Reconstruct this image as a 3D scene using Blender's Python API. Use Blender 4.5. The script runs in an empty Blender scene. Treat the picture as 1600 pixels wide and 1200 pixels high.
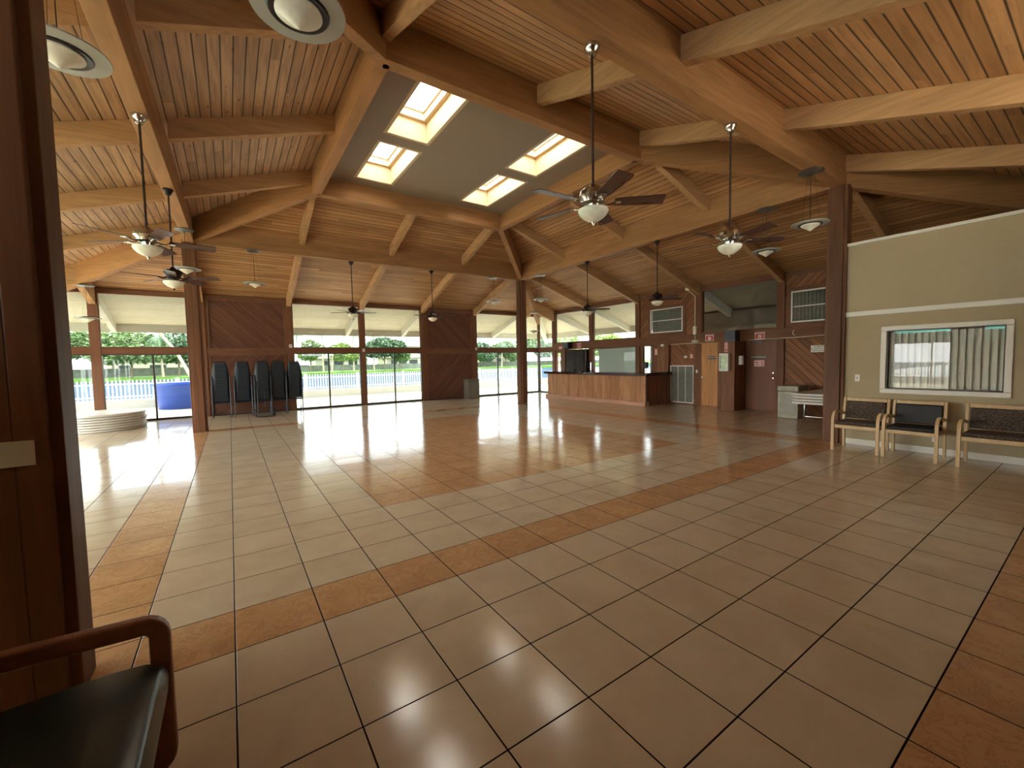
import bpy, bmesh, math, random
from mathutils import Matrix, Vector
random.seed(7)
S = bpy.context.scene
COL = S.collection
PI = math.pi

# ------------------------------------------------------------------ camera, sky, sun, exposure
R_right = None
def make_camera():
    f, yaw, pitch, roll = 647.5, 0.5966, -0.0566, -0.0193
    fw = Vector((math.sin(yaw)*math.cos(pitch), math.cos(yaw)*math.cos(pitch), math.sin(pitch)))
    r = Vector((math.cos(yaw), -math.sin(yaw), 0)); u = r.cross(fw)
    c, s = math.cos(roll), math.sin(roll)
    r2 = c*r + s*u; u2 = -s*r + c*u
    cd = bpy.data.cameras.new('camera'); cam = bpy.data.objects.new('camera', cd); COL.objects.link(cam)
    cd.sensor_width = 36; cd.lens = f/1600*36; cd.clip_start = 0.02; cd.clip_end = 1000
    m = Matrix((( r2.x, u2.x, -fw.x, 0.049), (r2.y, u2.y, -fw.y, -2.727), (r2.z, u2.z, -fw.z, 1.590), (0, 0, 0, 1)))
    cam.matrix_world = m
    S.camera = cam
make_camera()

w = bpy.data.worlds.new('sky'); S.world = w; w.use_nodes = True
nt = w.node_tree; nt.nodes.clear()
o = nt.nodes.new('ShaderNodeOutputWorld'); b = nt.nodes.new('ShaderNodeBackground'); sk = nt.nodes.new('ShaderNodeTexSky')
sk.sky_type = 'NISHITA'; sk.sun_disc = False; sk.sun_elevation = math.radians(62); sk.sun_rotation = math.radians(-20)
sk.air_density = 1.0; sk.dust_density = 3.0; sk.ozone_density = 1.0
mx = nt.nodes.new('ShaderNodeMix'); mx.data_type = 'RGBA'; mx.inputs[0].default_value = 0.88
tc = nt.nodes.new('ShaderNodeTexCoord'); nz = nt.nodes.new('ShaderNodeTexNoise'); nz.inputs['Scale'].default_value = 3.0; nz.inputs['Detail'].default_value = 6
cr = nt.nodes.new('ShaderNodeValToRGB'); cr.color_ramp.elements[0].position = .35; cr.color_ramp.elements[0].color = (.92, .96, 1.0, 1)
cr.color_ramp.elements[1].position = .6; cr.color_ramp.elements[1].color = (1.10, 1.06, 1.0, 1)
sc_ = nt.nodes.new('ShaderNodeVectorMath'); sc_.operation = 'SCALE'; sc_.inputs['Scale'].default_value = 9.0
nt.links.new(tc.outputs['Generated'], nz.inputs['Vector']); nt.links.new(nz.outputs['Fac'], cr.inputs[0])
nt.links.new(cr.outputs[0], sc_.inputs[0])
nt.links.new(sk.outputs[0], mx.inputs[6]); nt.links.new(sc_.outputs[0], mx.inputs[7])
nt.links.new(mx.outputs[2], b.inputs[0]); b.inputs[1].default_value = 0.27
nt.links.new(b.outputs[0], o.inputs[0])

SUN_EL, SUN_AZ = math.radians(64), math.radians(-18)     # azimuth from +y
sd = bpy.data.lights.new('sun', 'SUN'); so = bpy.data.objects.new('sun', sd); COL.objects.link(so)
sd.energy = 3.2; sd.angle = math.radians(2.0); sd.color = (1.0, .95, .86)
sdir = Vector((math.sin(SUN_AZ)*math.cos(SUN_EL), math.cos(SUN_AZ)*math.cos(SUN_EL), math.sin(SUN_EL)))
so.rotation_euler = sdir.to_track_quat('Z', 'Y').to_euler(); so.location = (0, 30, 30)

vs = S.view_settings; S.display_settings.display_device = 'sRGB'
vs.view_transform = 'Standard'; vs.look = 'None'; vs.gamma = 1; vs.use_curve_mapping = False; vs.exposure = 3.05
S.cycles.diffuse_bounces = 7; S.cycles.max_bounces = 16; S.cycles.transparent_max_bounces = 24; S.cycles.glossy_bounces = 5
S.cycles.sample_clamp_indirect = 8; S.cycles.caustics_reflective = False; S.cycles.caustics_refractive = False
S.cycles.use_denoising = True

# ------------------------------------------------------------------ dimensions (metres)
X0, X1, Y0, Y1 = -0.611, 9.143, 0.191, 9.945      # ring of posts
AX, DX = -0.611, -0.745                            # the west beam runs a little out of true
MOD = 2.4385
UX0, UX1, UY0, UY1 = X0+MOD, X1-MOD, Y0+MOD, Y1-MOD
WW, WE, WS, WN = X0-3.653, X1+3.653, Y0-3.653, Y1+3.653
H1, H2 = 4.538, 5.351
DW = 3.86                                          # underside of decking at the outer walls
DR = DW + 3.653/3; DU = DR + MOD/3
OV = 2.44                                          # eaves overhang
T = 0.4572

# ------------------------------------------------------------------ materials
def hexc(r, g, b):
    def f(c):
        c /= 255.0
        return c/12.92 if c <= .04045 else ((c+.055)/1.055)**2.4
    return (f(r), f(g), f(b), 1)
class NB:
    def __init__(s, name):
        s.m = bpy.data.materials.new(name); s.m.use_nodes = True; s.t = s.m.node_tree; s.t.nodes.clear()
        s.out = s.n('ShaderNodeOutputMaterial'); s.p = s.n('ShaderNodeBsdfPrincipled'); s.l(s.p.outputs[0], s.out.inputs[0])
    def n(s, t, **k):
        x = s.t.nodes.new(t)
        for a, v in k.items(): setattr(x, a, v)
        return x
    def l(s, a, b): s.t.links.new(a, b)
    def math(s, op, a, b=None, c=None):
        x = s.n('ShaderNodeMath', operation=op)
        for i, v in enumerate((a, b, c)):
            if v is None: continue
            if isinstance(v, (int, float)): x.inputs[i].default_value = v
            else: s.l(v, x.inputs[i])
        return x.outputs[0]
    def mix(s, f, a, b, blend='MIX'):
        x = s.n('ShaderNodeMix', data_type='RGBA', blend_type=blend)
        for i, v in ((0, f), (6, a), (7, b)):
            if isinstance(v, (int, float, tuple)): x.inputs[i].default_value = v
            else: s.l(v, x.inputs[i])
        return x.outputs[2]
    def coord(s):
        return s.n('ShaderNodeTexCoord').outputs['Object']
    def dot(s, v, c):
        x = s.n('ShaderNodeVectorMath', operation='DOT_PRODUCT'); s.l(v, x.inputs[0]); x.inputs[1].default_value = c
        return x.outputs['Value']
    def comb(s, a, b, c):
        x = s.n('ShaderNodeCombineXYZ')
        for i, v in enumerate((a, b, c)):
            if isinstance(v, (int, float)): x.inputs[i].default_value = v
            else: s.l(v, x.inputs[i])
        return x.outputs[0]
    def noise(s, v, scale, detail=3, rough=.5, dist=0):
        x = s.n('ShaderNodeTexNoise'); s.l(v, x.inputs['Vector']); x.inputs['Scale'].default_value = scale
        x.inputs['Detail'].default_value = detail; x.inputs['Roughness'].default_value = rough; x.inputs['Distortion'].default_value = dist
        return x.outputs['Fac']
    def white(s, v):
        x = s.n('ShaderNodeTexWhiteNoise', noise_dimensions='3D'); s.l(v, x.inputs['Vector']); return x.outputs['Value']
    def ramp(s, f, stops):
        x = s.n('ShaderNodeValToRGB'); e = x.color_ramp.elements
        while len(e) < len(stops): e.new(.5)
        for i, (p, c) in enumerate(stops): e[i].position = p; e[i].color = c
        s.l(f, x.inputs[0]); return x.outputs[0]
    def bump(s, h, strength=1, dist=1):
        x = s.n('ShaderNodeBump'); s.l(h, x.inputs['Height']); x.inputs['Strength'].default_value = strength; x.inputs['Distance'].default_value = dist
        s.l(x.outputs[0], s.p.inputs['Normal']); return x
    def set(s, base=None, rough=None, metal=None, spec=None, **k):
        if base is not None:
            if isinstance(base, tuple): s.p.inputs['Base Color'].default_value = base
            else: s.l(base, s.p.inputs['Base Color'])
        if rough is not None:
            if isinstance(rough, (int, float)): s.p.inputs['Roughness'].default_value = rough
            else: s.l(rough, s.p.inputs['Roughness'])
        if metal is not None: s.p.inputs['Metallic'].default_value = metal
        if spec is not None: s.p.inputs['Specular IOR Level'].default_value = spec
        for a, v in k.items(): s.p.inputs[a].default_value = v
        return s.m

def simple(name, c, rough=.5, metal=0, spec=.5, var=.12, scale=6, **k):
    n = NB(name)
    v = n.coord(); f = n.noise(v, scale, 4)
    d = tuple(x*(1-var) for x in c[:3])+(1,); l = tuple(min(1, x*(1+var)) for x in c[:3])+(1,)
    col = n.ramp(f, [(.3, d), (.7, l)])
    return n.set(col, rough, metal, spec, **k)

def planks(name, along, across, width, c1, c2, groove=.35, rough=.45, gw=.05, knots=False, bump=.004, grain=.28, spec=.4):
    """boards with grain: colour varies per board, thin dark joints"""
    n = NB(name); v = n.coord()
    a = n.dot(v, along); b = n.dot(v, across)
    third = Vector(along).cross(Vector(across)); cthird = n.dot(v, tuple(third))
    if width:
        q = n.math('DIVIDE', b, width); idx = n.math('FLOOR', q); fr = n.math('FRACT', q)
        seg = n.math('FLOOR', n.math('ADD', n.math('DIVIDE', a, 3.1), n.math('MULTIPLY', idx, .37)))
        rnd = n.white(n.comb(idx, seg, 3.3))
        edge = n.math('MINIMUM', fr, n.math('SUBTRACT', 1.0, fr))
        joint = n.math('SMOOTH_MIN', n.math('DIVIDE', edge, gw), 1.0, .1)
    else:
        rnd = n.noise(n.comb(n.math('MULTIPLY', a, .15), b, cthird), .8, 2); joint = None; idx = 0.0
    gv = n.comb(n.math('MULTIPLY', a, 1.3), n.math('MULTIPLY', b, 26), n.math('ADD', n.math('MULTIPLY', cthird, 26), n.math('MULTIPLY', rnd, 40)))
    g = n.noise(gv, 1.0, 5, .6, .6)
    gv2 = n.comb(n.math('MULTIPLY', a, .5), n.math('MULTIPLY', b, 5), n.math('ADD', n.math('MULTIPLY', cthird, 5), n.math('MULTIPLY', rnd, 13)))
    g2 = n.noise(gv2, 1.0, 3, .5, 1.2)
    base = n.mix(rnd, c1, c2)
    dark = tuple(x*.62 for x in c1[:3])+(1,)
    base = n.mix(n.math('MULTIPLY', n.ramp(g, [(.42, (0, 0, 0, 1)), (.68, (1, 1, 1, 1))]), grain*2), base, dark)
    lite = tuple(min(1, x*1.3) for x in c2[:3])+(1,)
    base = n.mix(n.math('MULTIPLY', n.ramp(g2, [(.45, (0, 0, 0, 1)), (.8, (1, 1, 1, 1))]), .55), base, lite)
    if knots:
        vo = n.n('ShaderNodeTexVoronoi'); vo.inputs['Scale'].default_value = 1.0
        n.l(n.comb(n.math('MULTIPLY', a, 2.2), n.math('MULTIPLY', b, 6.5), n.math('MULTIPLY', cthird, 3)), vo.inputs['Vector'])
        k = n.ramp(vo.outputs['Distance'], [(.05, (1, 1, 1, 1)), (.12, (0, 0, 0, 1))])
        base = n.mix(n.math('MULTIPLY', k, .75), base, (c1[0]*.3, c1[1]*.25, c1[2]*.2, 1))
    if joint is not None:
        base = n.mix(n.math('MULTIPLY', n.math('SUBTRACT', 1.0, joint), groove*2), base, tuple(x*.12 for x in c1[:3])+(1,))
        n.bump(n.math('ADD', joint, n.math('MULTIPLY', g, .12)), 1, bump)
    else:
        n.bump(g, .4, .002)
    return n.set(base, n.math('ADD', rough, n.math('MULTIPLY', g, .15)), 0, spec)

X_, Y_, Z_ = (1, 0, 0), (0, 1, 0), (0, 0, 1)
r2 = math.sqrt(.5)
M = {}
C_DECK1, C_DECK2 = hexc(160, 116, 74), hexc(194, 148, 102)
M['deck_x'] = planks('cedar_decking_boards_running_east', X_, Y_, .132, C_DECK1, C_DECK2, .6, .5, .09)
M['deck_y'] = planks('cedar_decking_boards_running_north', Y_, X_, .132, C_DECK1, C_DECK2, .6, .5, .09, knots=True)
M['deck_w'] = planks('greyer_decking_boards_running_north', Y_, X_, .132, hexc(168, 134, 102), hexc(200, 166, 130), .6, .5, .09, knots=True, grain=.35)  # paler, greyer board colours for the west slope
M['soff_x'] = planks('painted_soffit_boards_x', X_, Y_, .132, hexc(220, 214, 194), hexc(232, 226, 206), .34, .6, .11, grain=.03)
M['soff_y'] = planks('painted_soffit_boards_y', Y_, X_, .132, hexc(220, 214, 194), hexc(232, 226, 206), .34, .6, .11, grain=.03)
M['beam'] = planks('stained_beam_wood', X_, Z_, 0, hexc(146, 104, 64), hexc(172, 128, 84), rough=.5, grain=.2, spec=.25)
M['rafter'] = planks('stained_rafter_wood', X_, Z_, 0, hexc(162, 122, 82), hexc(190, 150, 106), rough=.5, grain=.2, spec=.25)
M['post'] = planks('stained_post_wood', Z_, X_, .152, hexc(106, 70, 47), hexc(128, 87, 60), .3, .45, .03, grain=.22, spec=.22)
M['frame'] = planks('reddish_frame_wood', X_, Z_, 0, hexc(104, 68, 47), hexc(124, 84, 60), rough=.5, grain=.15, spec=.22)
M['framez'] = planks('reddish_upright_wood', Z_, X_, 0, hexc(104, 68, 47), hexc(124, 84, 60), rough=.5, grain=.15, spec=.22)
CP1, CP2 = hexc(94, 60, 45), hexc(112, 74, 55)
M['nd1'] = planks('diagonal_boards_falling_x', (r2, 0, -r2), (r2, 0, r2), .14, CP1, CP2, .25, .5, .04, spec=.2)
M['nd2'] = planks('diagonal_boards_rising_x', (r2, 0, r2), (r2, 0, -r2), .14, CP1, CP2, .25, .5, .04, spec=.2)
M['ed1'] = planks('diagonal_boards_falling_y', (0, -r2, -r2), (0, r2, -r2), .14, hexc(122, 78, 52), hexc(150, 102, 70), .5, .5, .06, spec=.22)
M['ed2'] = planks('diagonal_boards_rising_y', (0, -r2, r2), (0, r2, r2), .14, hexc(122, 78, 52), hexc(150, 102, 70), .5, .5, .06, spec=.22)
M['vboards'] = planks('upright_dark_boards', Z_, Y_, .16, hexc(112, 72, 46), hexc(140, 96, 64), .5, .45, .04, spec=.25)
M['vboardx'] = planks('upright_dark_boards_x', Z_, X_, .16, hexc(112, 72, 46), hexc(140, 96, 64), .5, .45, .04, spec=.25)
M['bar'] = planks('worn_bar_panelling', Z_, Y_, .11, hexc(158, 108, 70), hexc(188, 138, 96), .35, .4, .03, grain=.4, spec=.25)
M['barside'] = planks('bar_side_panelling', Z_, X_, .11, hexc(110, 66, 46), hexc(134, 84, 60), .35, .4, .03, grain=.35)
M['bartop'] = simple('dark_glossy_bar_top', hexc(58, 34, 28), .12, var=.3, scale=9)
M['kick'] = planks('pale_worn_kick_board', Y_, Z_, 0, hexc(170, 124, 98), hexc(196, 152, 124), rough=.5)
M['door_ply'] = planks('orange_plywood_door', Z_, Y_, 0, hexc(176, 118, 62), hexc(206, 148, 84), rough=.4, knots=True, grain=.3)
M['door_dark'] = planks('dark_brown_door', Z_, Y_, 0, hexc(104, 62, 40), hexc(122, 76, 50), rough=.4, grain=.15, spec=.3)
M['maple'] = planks('light_maple_chair_wood', Z_, X_, 0, hexc(188, 158, 114), hexc(206, 178, 134), rough=.35, grain=.12)
M['walnut'] = planks('brown_chair_wood', X_, Z_, 0, hexc(128, 84, 66), hexc(150, 102, 80), rough=.3, grain=.15)
M['beige'] = simple('beige_wall_paint', hexc(172, 156, 122), .7, var=.03, scale=1.5)
M['white'] = simple('white_trim_paint', hexc(226, 222, 210), .45, var=.03)
M['whitemetal'] = simple('white_enamel', hexc(226, 224, 214), .35, var=.03)
M['ceil'] = simple('taupe_plaster_ceiling', hexc(142, 126, 108), .6, var=.04, scale=1)
M['well'] = simple('cream_skylight_well', hexc(204, 184, 150), .6, var=.05, scale=2)
M['outwhite'] = simple('white_painted_timber', hexc(222, 220, 208), .6, var=.03)
M['bronze'] = simple('dark_bronze_aluminium', hexc(56, 48, 44), .4, metal=.6)
M['nickel'] = simple('brushed_nickel', hexc(200, 194, 182), .22, metal=1, var=.05)
M['bronzefan'] = simple('dark_bronze_fan', hexc(42, 34, 32), .35, metal=.7)
M['rod'] = simple('dark_rod', hexc(66, 48, 42), .4, metal=.4)
M['blade'] = planks('dark_walnut_blade', X_, Y_, 0, hexc(70, 42, 34), hexc(88, 54, 44), rough=.22, grain=.15, spec=.6)
M['bowl'] = simple('marbled_glass_bowl', hexc(236, 232, 210), .3, var=.1, scale=14)
M['ring'] = simple('frosted_glass_ring', hexc(176, 178, 168), .25, var=.05)
M['canopymetal'] = simple('satin_grey_canopy_metal', hexc(150, 152, 148), .35, metal=.9, var=.04)
M['black'] = simple('black_plastic', hexc(22, 22, 24), .35)
M['blackmetal'] = simple('black_metal', hexc(34, 36, 40), .3, metal=.6)
M['vinylnavy'] = simple('dark_blue_vinyl', hexc(24, 37, 46), .35)
M['vinylgreen'] = simple('dark_green_vinyl', hexc(34, 48, 46), .28, spec=.6)
M['vinylblack'] = simple('black_brown_vinyl', hexc(32, 28, 24), .5, spec=.3)
def woven():
    n = NB('woven_brown_fabric'); v = n.coord()
    vo = n.n('ShaderNodeTexVoronoi'); vo.inputs['Scale'].default_value = 1
    s = n.n('ShaderNodeMapping'); n.l(v, s.inputs[0]); s.inputs['Scale'].default_value = (60, 95, 95); n.l(s.outputs[0], vo.inputs['Vector'])
    c = n.ramp(vo.outputs['Distance'], [(.2, hexc(34, 27, 23)), (.55, hexc(64, 52, 43)), (.8, hexc(112, 96, 78))])
    n.bump(vo.outputs['Distance'], .3, .002)
    return n.set(c, .85)
M['woven'] = woven()
M['chrome'] = simple('chrome_tube', hexc(205, 208, 212), .15, metal=1)
M['plastic_white'] = simple('grey_white_plastic_tabletop', hexc(206, 202, 192), .5, var=.05)
M['plastic_rim'] = simple('grey_tabletop_rim', hexc(160, 154, 144), .5)
M['bin'] = simple('sage_grey_plastic_bin', hexc(158, 154, 136), .45)
M['bind'] = simple('dark_sage_bin_panel', hexc(138, 134, 118), .45)
M['olive'] = simple('olive_grey_bin', hexc(110, 106, 92), .5)
M['blue'] = simple('bright_blue_tub', hexc(34, 78, 184), .35)
M['red'] = simple('red_sign', hexc(176, 30, 34), .4)
M['pink'] = simple('faded_pink_notice', hexc(224, 170, 164), .5)
M['ink'] = simple('black_lettering', hexc(20, 20, 20), .5)
M['inkw'] = simple('white_lettering', hexc(240, 236, 226), .5)
M['greenpaper'] = simple('pale_green_notice', hexc(206, 226, 190), .5, var=.25, scale=18)
M['filter'] = simple('grey_filter_mesh', hexc(112, 114, 104), .7, var=.25, scale=30)
def vane():
    n = NB('pale_translucent_blind_vane'); a = n.n('ShaderNodeBsdfDiffuse'); t = n.n('ShaderNodeBsdfTranslucent'); m = n.n('ShaderNodeMixShader')
    a.inputs[0].default_value = hexc(196, 196, 184); t.inputs[0].default_value = hexc(150, 156, 146); m.inputs[0].default_value = .3
    n.l(a.outputs[0], m.inputs[1]); n.l(t.outputs[0], m.inputs[2]); n.l(m.outputs[0], n.out.inputs[0]); return n.m
M['blind'] = vane()
M['blindg'] = simple('grey_blind_vane', hexc(204, 200, 188), .6, var=.04)
M['cream'] = simple('cream_plastic', hexc(232, 220, 190), .45)
M['teal'] = simple('teal_awning_cloth', hexc(70, 186, 170), .7)
M['concrete'] = simple('cream_pool_deck', hexc(186, 174, 152), .8, var=.08, scale=3)
M['seawall'] = simple('white_stucco_low_wall', hexc(186, 183, 174), .85, var=.05, scale=8)
M['vinylfence'] = simple('white_picket_vinyl', hexc(226, 228, 230), .4, var=.02)
M['grass'] = simple('bright_lawn', hexc(100, 138, 56), .9, var=.3, scale=.6)
M['leaf'] = simple('green_leaf', hexc(112, 136, 84), .6, var=.4, scale=.8)
M['leaf2'] = simple('dark_green_leaf', hexc(84, 110, 76), .6, var=.4, scale=.8)
M['leaf3'] = simple('yellow_green_leaf', hexc(148, 168, 92), .6, var=.35, scale=.8)
M['trunk'] = simple('grey_brown_bark', hexc(140, 126, 106), .85, var=.25, scale=4)
M['palmtrunk'] = simple('pale_palm_trunk', hexc(186, 172, 146), .85, var=.2, scale=3)
M['house'] = simple('cream_stucco', hexc(196, 188, 172), .85, var=.04, scale=.3)
M['houseroof'] = simple('pale_roof_tile', hexc(150, 136, 122), .8, var=.1, scale=2)
M['housedark'] = simple('dark_house_opening', hexc(50, 54, 58), .4)
M['hedge'] = simple('grey_green_hedge_wall', hexc(122, 124, 118), .9, var=.3, scale=1)
M['roofskin'] = simple('roof_skin', hexc(120, 112, 104), .9)
def water():
    n = NB('canal_water'); v = n.coord(); f = n.noise(v, .9, 4, .6)
    n.bump(f, .5, .12)
    return n.set(hexc(50, 70, 90), .6, 0, 0.02)
M['water'] = water()
def glass(name='clear_window_glass', tint=(.97, .985, .98, 1)):
    n = NB(name); g = n.n('ShaderNodeBsdfGlossy'); g.inputs['Roughness'].default_value = 0.0
    t = n.n('ShaderNodeBsdfTransparent'); t.inputs[0].default_value = tint
    f = n.n('ShaderNodeFresnel'); f.inputs[0].default_value = 1.5; gm = n.n('ShaderNodeNewGeometry')
    fac = n.math('MULTIPLY', f.outputs[0], n.math('SUBTRACT', 1.0, gm.outputs['Backfacing']))
    m = n.n('ShaderNodeMixShader'); n.l(fac, m.inputs[0]); n.l(t.outputs[0], m.inputs[1]); n.l(g.outputs[0], m.inputs[2]); n.l(m.outputs[0], n.out.inputs[0])
    return n.m
M['glass'] = glass()
M['glass_dimming'] = glass('grey_dimming_window_glass', (.50, .53, .525, 1))  # grey tint added to dim the bright outdoors seen through the glass
def skyglass():
    n = NB('white_skylight_glazing'); t = n.n('ShaderNodeBsdfTranslucent'); t.inputs[0].default_value = (.50, .49, .46, 1)
    n.l(t.outputs[0], n.out.inputs[0]); return n.m
M['skyglass'] = skyglass()
def tiles():
    n = NB('glazed_floor_tiles'); v = n.coord()
    sx = n.n('ShaderNodeSeparateXYZ'); n.l(v, sx.inputs[0])
    qx = n.math('DIVIDE', sx.outputs[0], T); qy = n.math('DIVIDE', sx.outputs[1], T)
    ix = n.math('FLOOR', qx); iy = n.math('FLOOR', qy); fx = n.math('FRACT', qx); fy = n.math('FRACT', qy)
    ex = n.math('MINIMUM', fx, n.math('SUBTRACT', 1.0, fx)); ey = n.math('MINIMUM', fy, n.math('SUBTRACT', 1.0, fy))
    e = n.math('MINIMUM', ex, ey)
    grout = n.math('MINIMUM', n.math('MAXIMUM', n.math('DIVIDE', n.math('SUBTRACT', .0098, e), .003), 0.0), 1.0)
    def inr(i, lo, hi): return n.math('MULTIPLY', n.math('GREATER_THAN', i, lo-.5), n.math('LESS_THAN', i, hi+.5))
    def eq(i, k): return n.math('COMPARE', i, float(k), .4)
    ring = n.math('MAXIMUM', n.math('MULTIPLY', n.math('MAXIMUM', eq(ix, -2), eq(ix, 19)), inr(iy, 0, 21)),
                  n.math('MULTIPLY', n.math('MAXIMUM', eq(iy, 0), eq(iy, 21)), inr(ix, -2, 19)))
    inner = n.math('MULTIPLY', inr(ix, 3, 14), inr(iy, 4, 17))
    terra = n.math('MAXIMUM', n.math('MAXIMUM', ring, inner), n.math('LESS_THAN', iy, -5.5))
    rnd = n.white(n.comb(ix, iy, 1.0)); rn2 = n.white(n.comb(ix, iy, 7.0)); rn3 = n.white(n.comb(ix, iy, 12.0))
    off = n.comb(n.math('ADD', sx.outputs[0], n.math('MULTIPLY', rnd, 20)), n.math('ADD', sx.outputs[1], n.math('MULTIPLY', rn2, 20)), 0.0)
    cl = n.noise(off, 2.6, 5, .6, .5); vein = n.noise(off, 5.5, 6, .7, 1.6)
    light = n.ramp(cl, [(.3, hexc(196, 177, 150)), (.7, hexc(214, 197, 170))])
    light = n.mix(n.math('MULTIPLY', rnd, .25), light, hexc(220, 204, 178))
    tc = n.ramp(cl, [(.3, hexc(190, 148, 106)), (.7, hexc(212, 170, 126))])
    tc = n.mix(n.ramp(vein, [(.5, (0, 0, 0, 1)), (.53, (.7, .7, .7, 1)), (.56, (0, 0, 0, 1))]), tc, hexc(172, 122, 84))
    c = n.mix(terra, light, tc); c = n.mix(grout, c, hexc(34, 20, 18))
    tilt = n.math('ADD', n.math('MULTIPLY', n.math('SUBTRACT', rn3, .5), n.math('MULTIPLY', fx, .006)), n.math('MULTIPLY', n.math('SUBTRACT', rn2, .5), n.math('MULTIPLY', fy, .007)))
    wave = n.noise(v, 2.2, 2); peb = n.noise(v, 75, 3, .6)
    h = n.math('ADD', n.math('ADD', tilt, n.math('MULTIPLY', wave, .0012)), n.math('MULTIPLY', peb, .00022))
    h = n.math('SUBTRACT', h, n.math('MULTIPLY', grout, .0012))
    n.bump(h, 1, 1)
    n.l(n.math('MULTIPLY', n.math('SUBTRACT', 1.0, grout), .48), n.p.inputs['Specular IOR Level'])
    return n.set(c, n.math('ADD', .13, n.math('MULTIPLY', grout, .6)), 0)
M['tiles'] = tiles()

# ------------------------------------------------------------------ mesh helpers
class MB:
    def __init__(s): s.v = []; s.f = []
    def add(s, vs, fs):
        k = len(s.v); s.v += [tuple(p) for p in vs]; s.f += [tuple(i+k for i in f) for f in fs]; return s
    def box(s, x0, x1, y0, y1, z0, z1):
        vs = [(x, y, z) for z in (z0, z1) for y in (y0, y1) for x in (x0, x1)]
        return s.add(vs, [(0, 2, 3, 1), (4, 5, 7, 6), (0, 1, 5, 4), (2, 6, 7, 3), (0, 4, 6, 2), (1, 3, 7, 5)])
    def cbox(s, c, d):
        return s.box(c[0]-d[0]/2, c[0]+d[0]/2, c[1]-d[1]/2, c[1]+d[1]/2, c[2]-d[2]/2, c[2]+d[2]/2)
    def hexa(s, lo, hi):     # 4 lower, 4 upper points, same order
        return s.add(list(lo)+list(hi), [(3, 2, 1, 0), (4, 5, 6, 7), (0, 1, 5, 4), (1, 2, 6, 5), (2, 3, 7, 6), (3, 0, 4, 7)])
    def tube(s, path, r, n=8, cap=True):
        P = [Vector(p) for p in path]; rr = r if isinstance(r, (list, tuple)) else [r]*len(P)
        vs = []; fs = []; up = None
        for i, p in enumerate(P):
            t = (P[min(i+1, len(P)-1)]-P[max(i-1, 0)]).normalized()
            if up is None: up = Vector((0, 0, 1)) if abs(t.z) < .9 else Vector((1, 0, 0))
            a = t.cross(up).normalized(); bb = a.cross(t).normalized(); up = bb
            for k in range(n):
                an = 2*PI*k/n; vs.append(p+a*math.cos(an)*rr[i]+bb*math.sin(an)*rr[i])
        for i in range(len(P)-1):
            for k in range(n): fs.append((i*n+k, i*n+(k+1) % n, (i+1)*n+(k+1) % n, (i+1)*n+k))
        if cap: fs.append(tuple(range(n))); fs.append(tuple(reversed(range((len(P)-1)*n, len(P)*n))))
        return s.add(vs, fs)
    def lathe(s, prof, n=24, c=(0, 0, 0)):
        vs = []; fs = []
        for r, z in prof:
            for k in range(n): vs.append((c[0]+r*math.cos(2*PI*k/n), c[1]+r*math.sin(2*PI*k/n), c[2]+z))
        for i in range(len(prof)-1):
            for k in range(n): fs.append((i*n+k, i*n+(k+1) % n, (i+1)*n+(k+1) % n, (i+1)*n+k))
        return s.add(vs, fs)
    def ribbon(s, pts, t, x0, x1, closed=False, plane='yz'):
        """strip of thickness t following pts (a,b) in a plane, extruded x0..x1 along the third axis"""
        n = len(pts); out = []
        for i, p in enumerate(pts):
            a = pts[(i-1) % n] if (closed or i > 0) else p; c = pts[(i+1) % n] if (closed or i < n-1) else p
            dx, dy = c[0]-a[0], c[1]-a[1]; L = math.hypot(dx, dy) or 1
            out.append((-dy/L*t/2, dx/L*t/2))
        def P(u, v, w): return (w, u, v) if plane == 'yz' else (u, w, v)
        vs = []
        for p, o in zip(pts, out):
            for sg in (1, -1):
                for w_ in (x0, x1): vs.append(P(p[0]+o[0]*sg, p[1]+o[1]*sg, w_))
        fs = []
        for i in range(n if closed else n-1):
            a = i*4; b = ((i+1) % n)*4
            fs += [(a, a+1, b+1, b), (a+2, b+2, b+3, a+3), (a, b, b+2, a+2), (a+1, a+3, b+3, b+1)]
        if not closed: fs += [(0, 2, 3, 1), ((n-1)*4, (n-1)*4+1, (n-1)*4+3, (n-1)*4+2)]
        return s.add(vs, fs)
    def make(s, name, mat, parent=None, smooth=False, bevel=0, loc=None, rot=None, seg=2):
        me = bpy.data.meshes.new(name); me.from_pydata(s.v, [], s.f); me.validate()
        bm = bmesh.new(); bm.from_mesh(me); bmesh.ops.recalc_face_normals(bm, faces=bm.faces); bm.to_mesh(me); bm.free()
        me.materials.append(M[mat] if isinstance(mat, str) else mat)
        if smooth:
            for p in me.polygons: p.use_smooth = True
            me.set_sharp_from_angle(angle=math.radians(40))
        ob = bpy.data.objects.new(name, me); COL.objects.link(ob)
        if loc is not None: ob.location = loc
        if rot is not None: ob.rotation_euler = rot
        if parent is not None: ob.parent = parent
        if bevel:
            md = ob.modifiers.new('bevel', 'BEVEL'); md.width = bevel; md.segments = seg; md.limit_method = 'ANGLE'
        return ob

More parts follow.
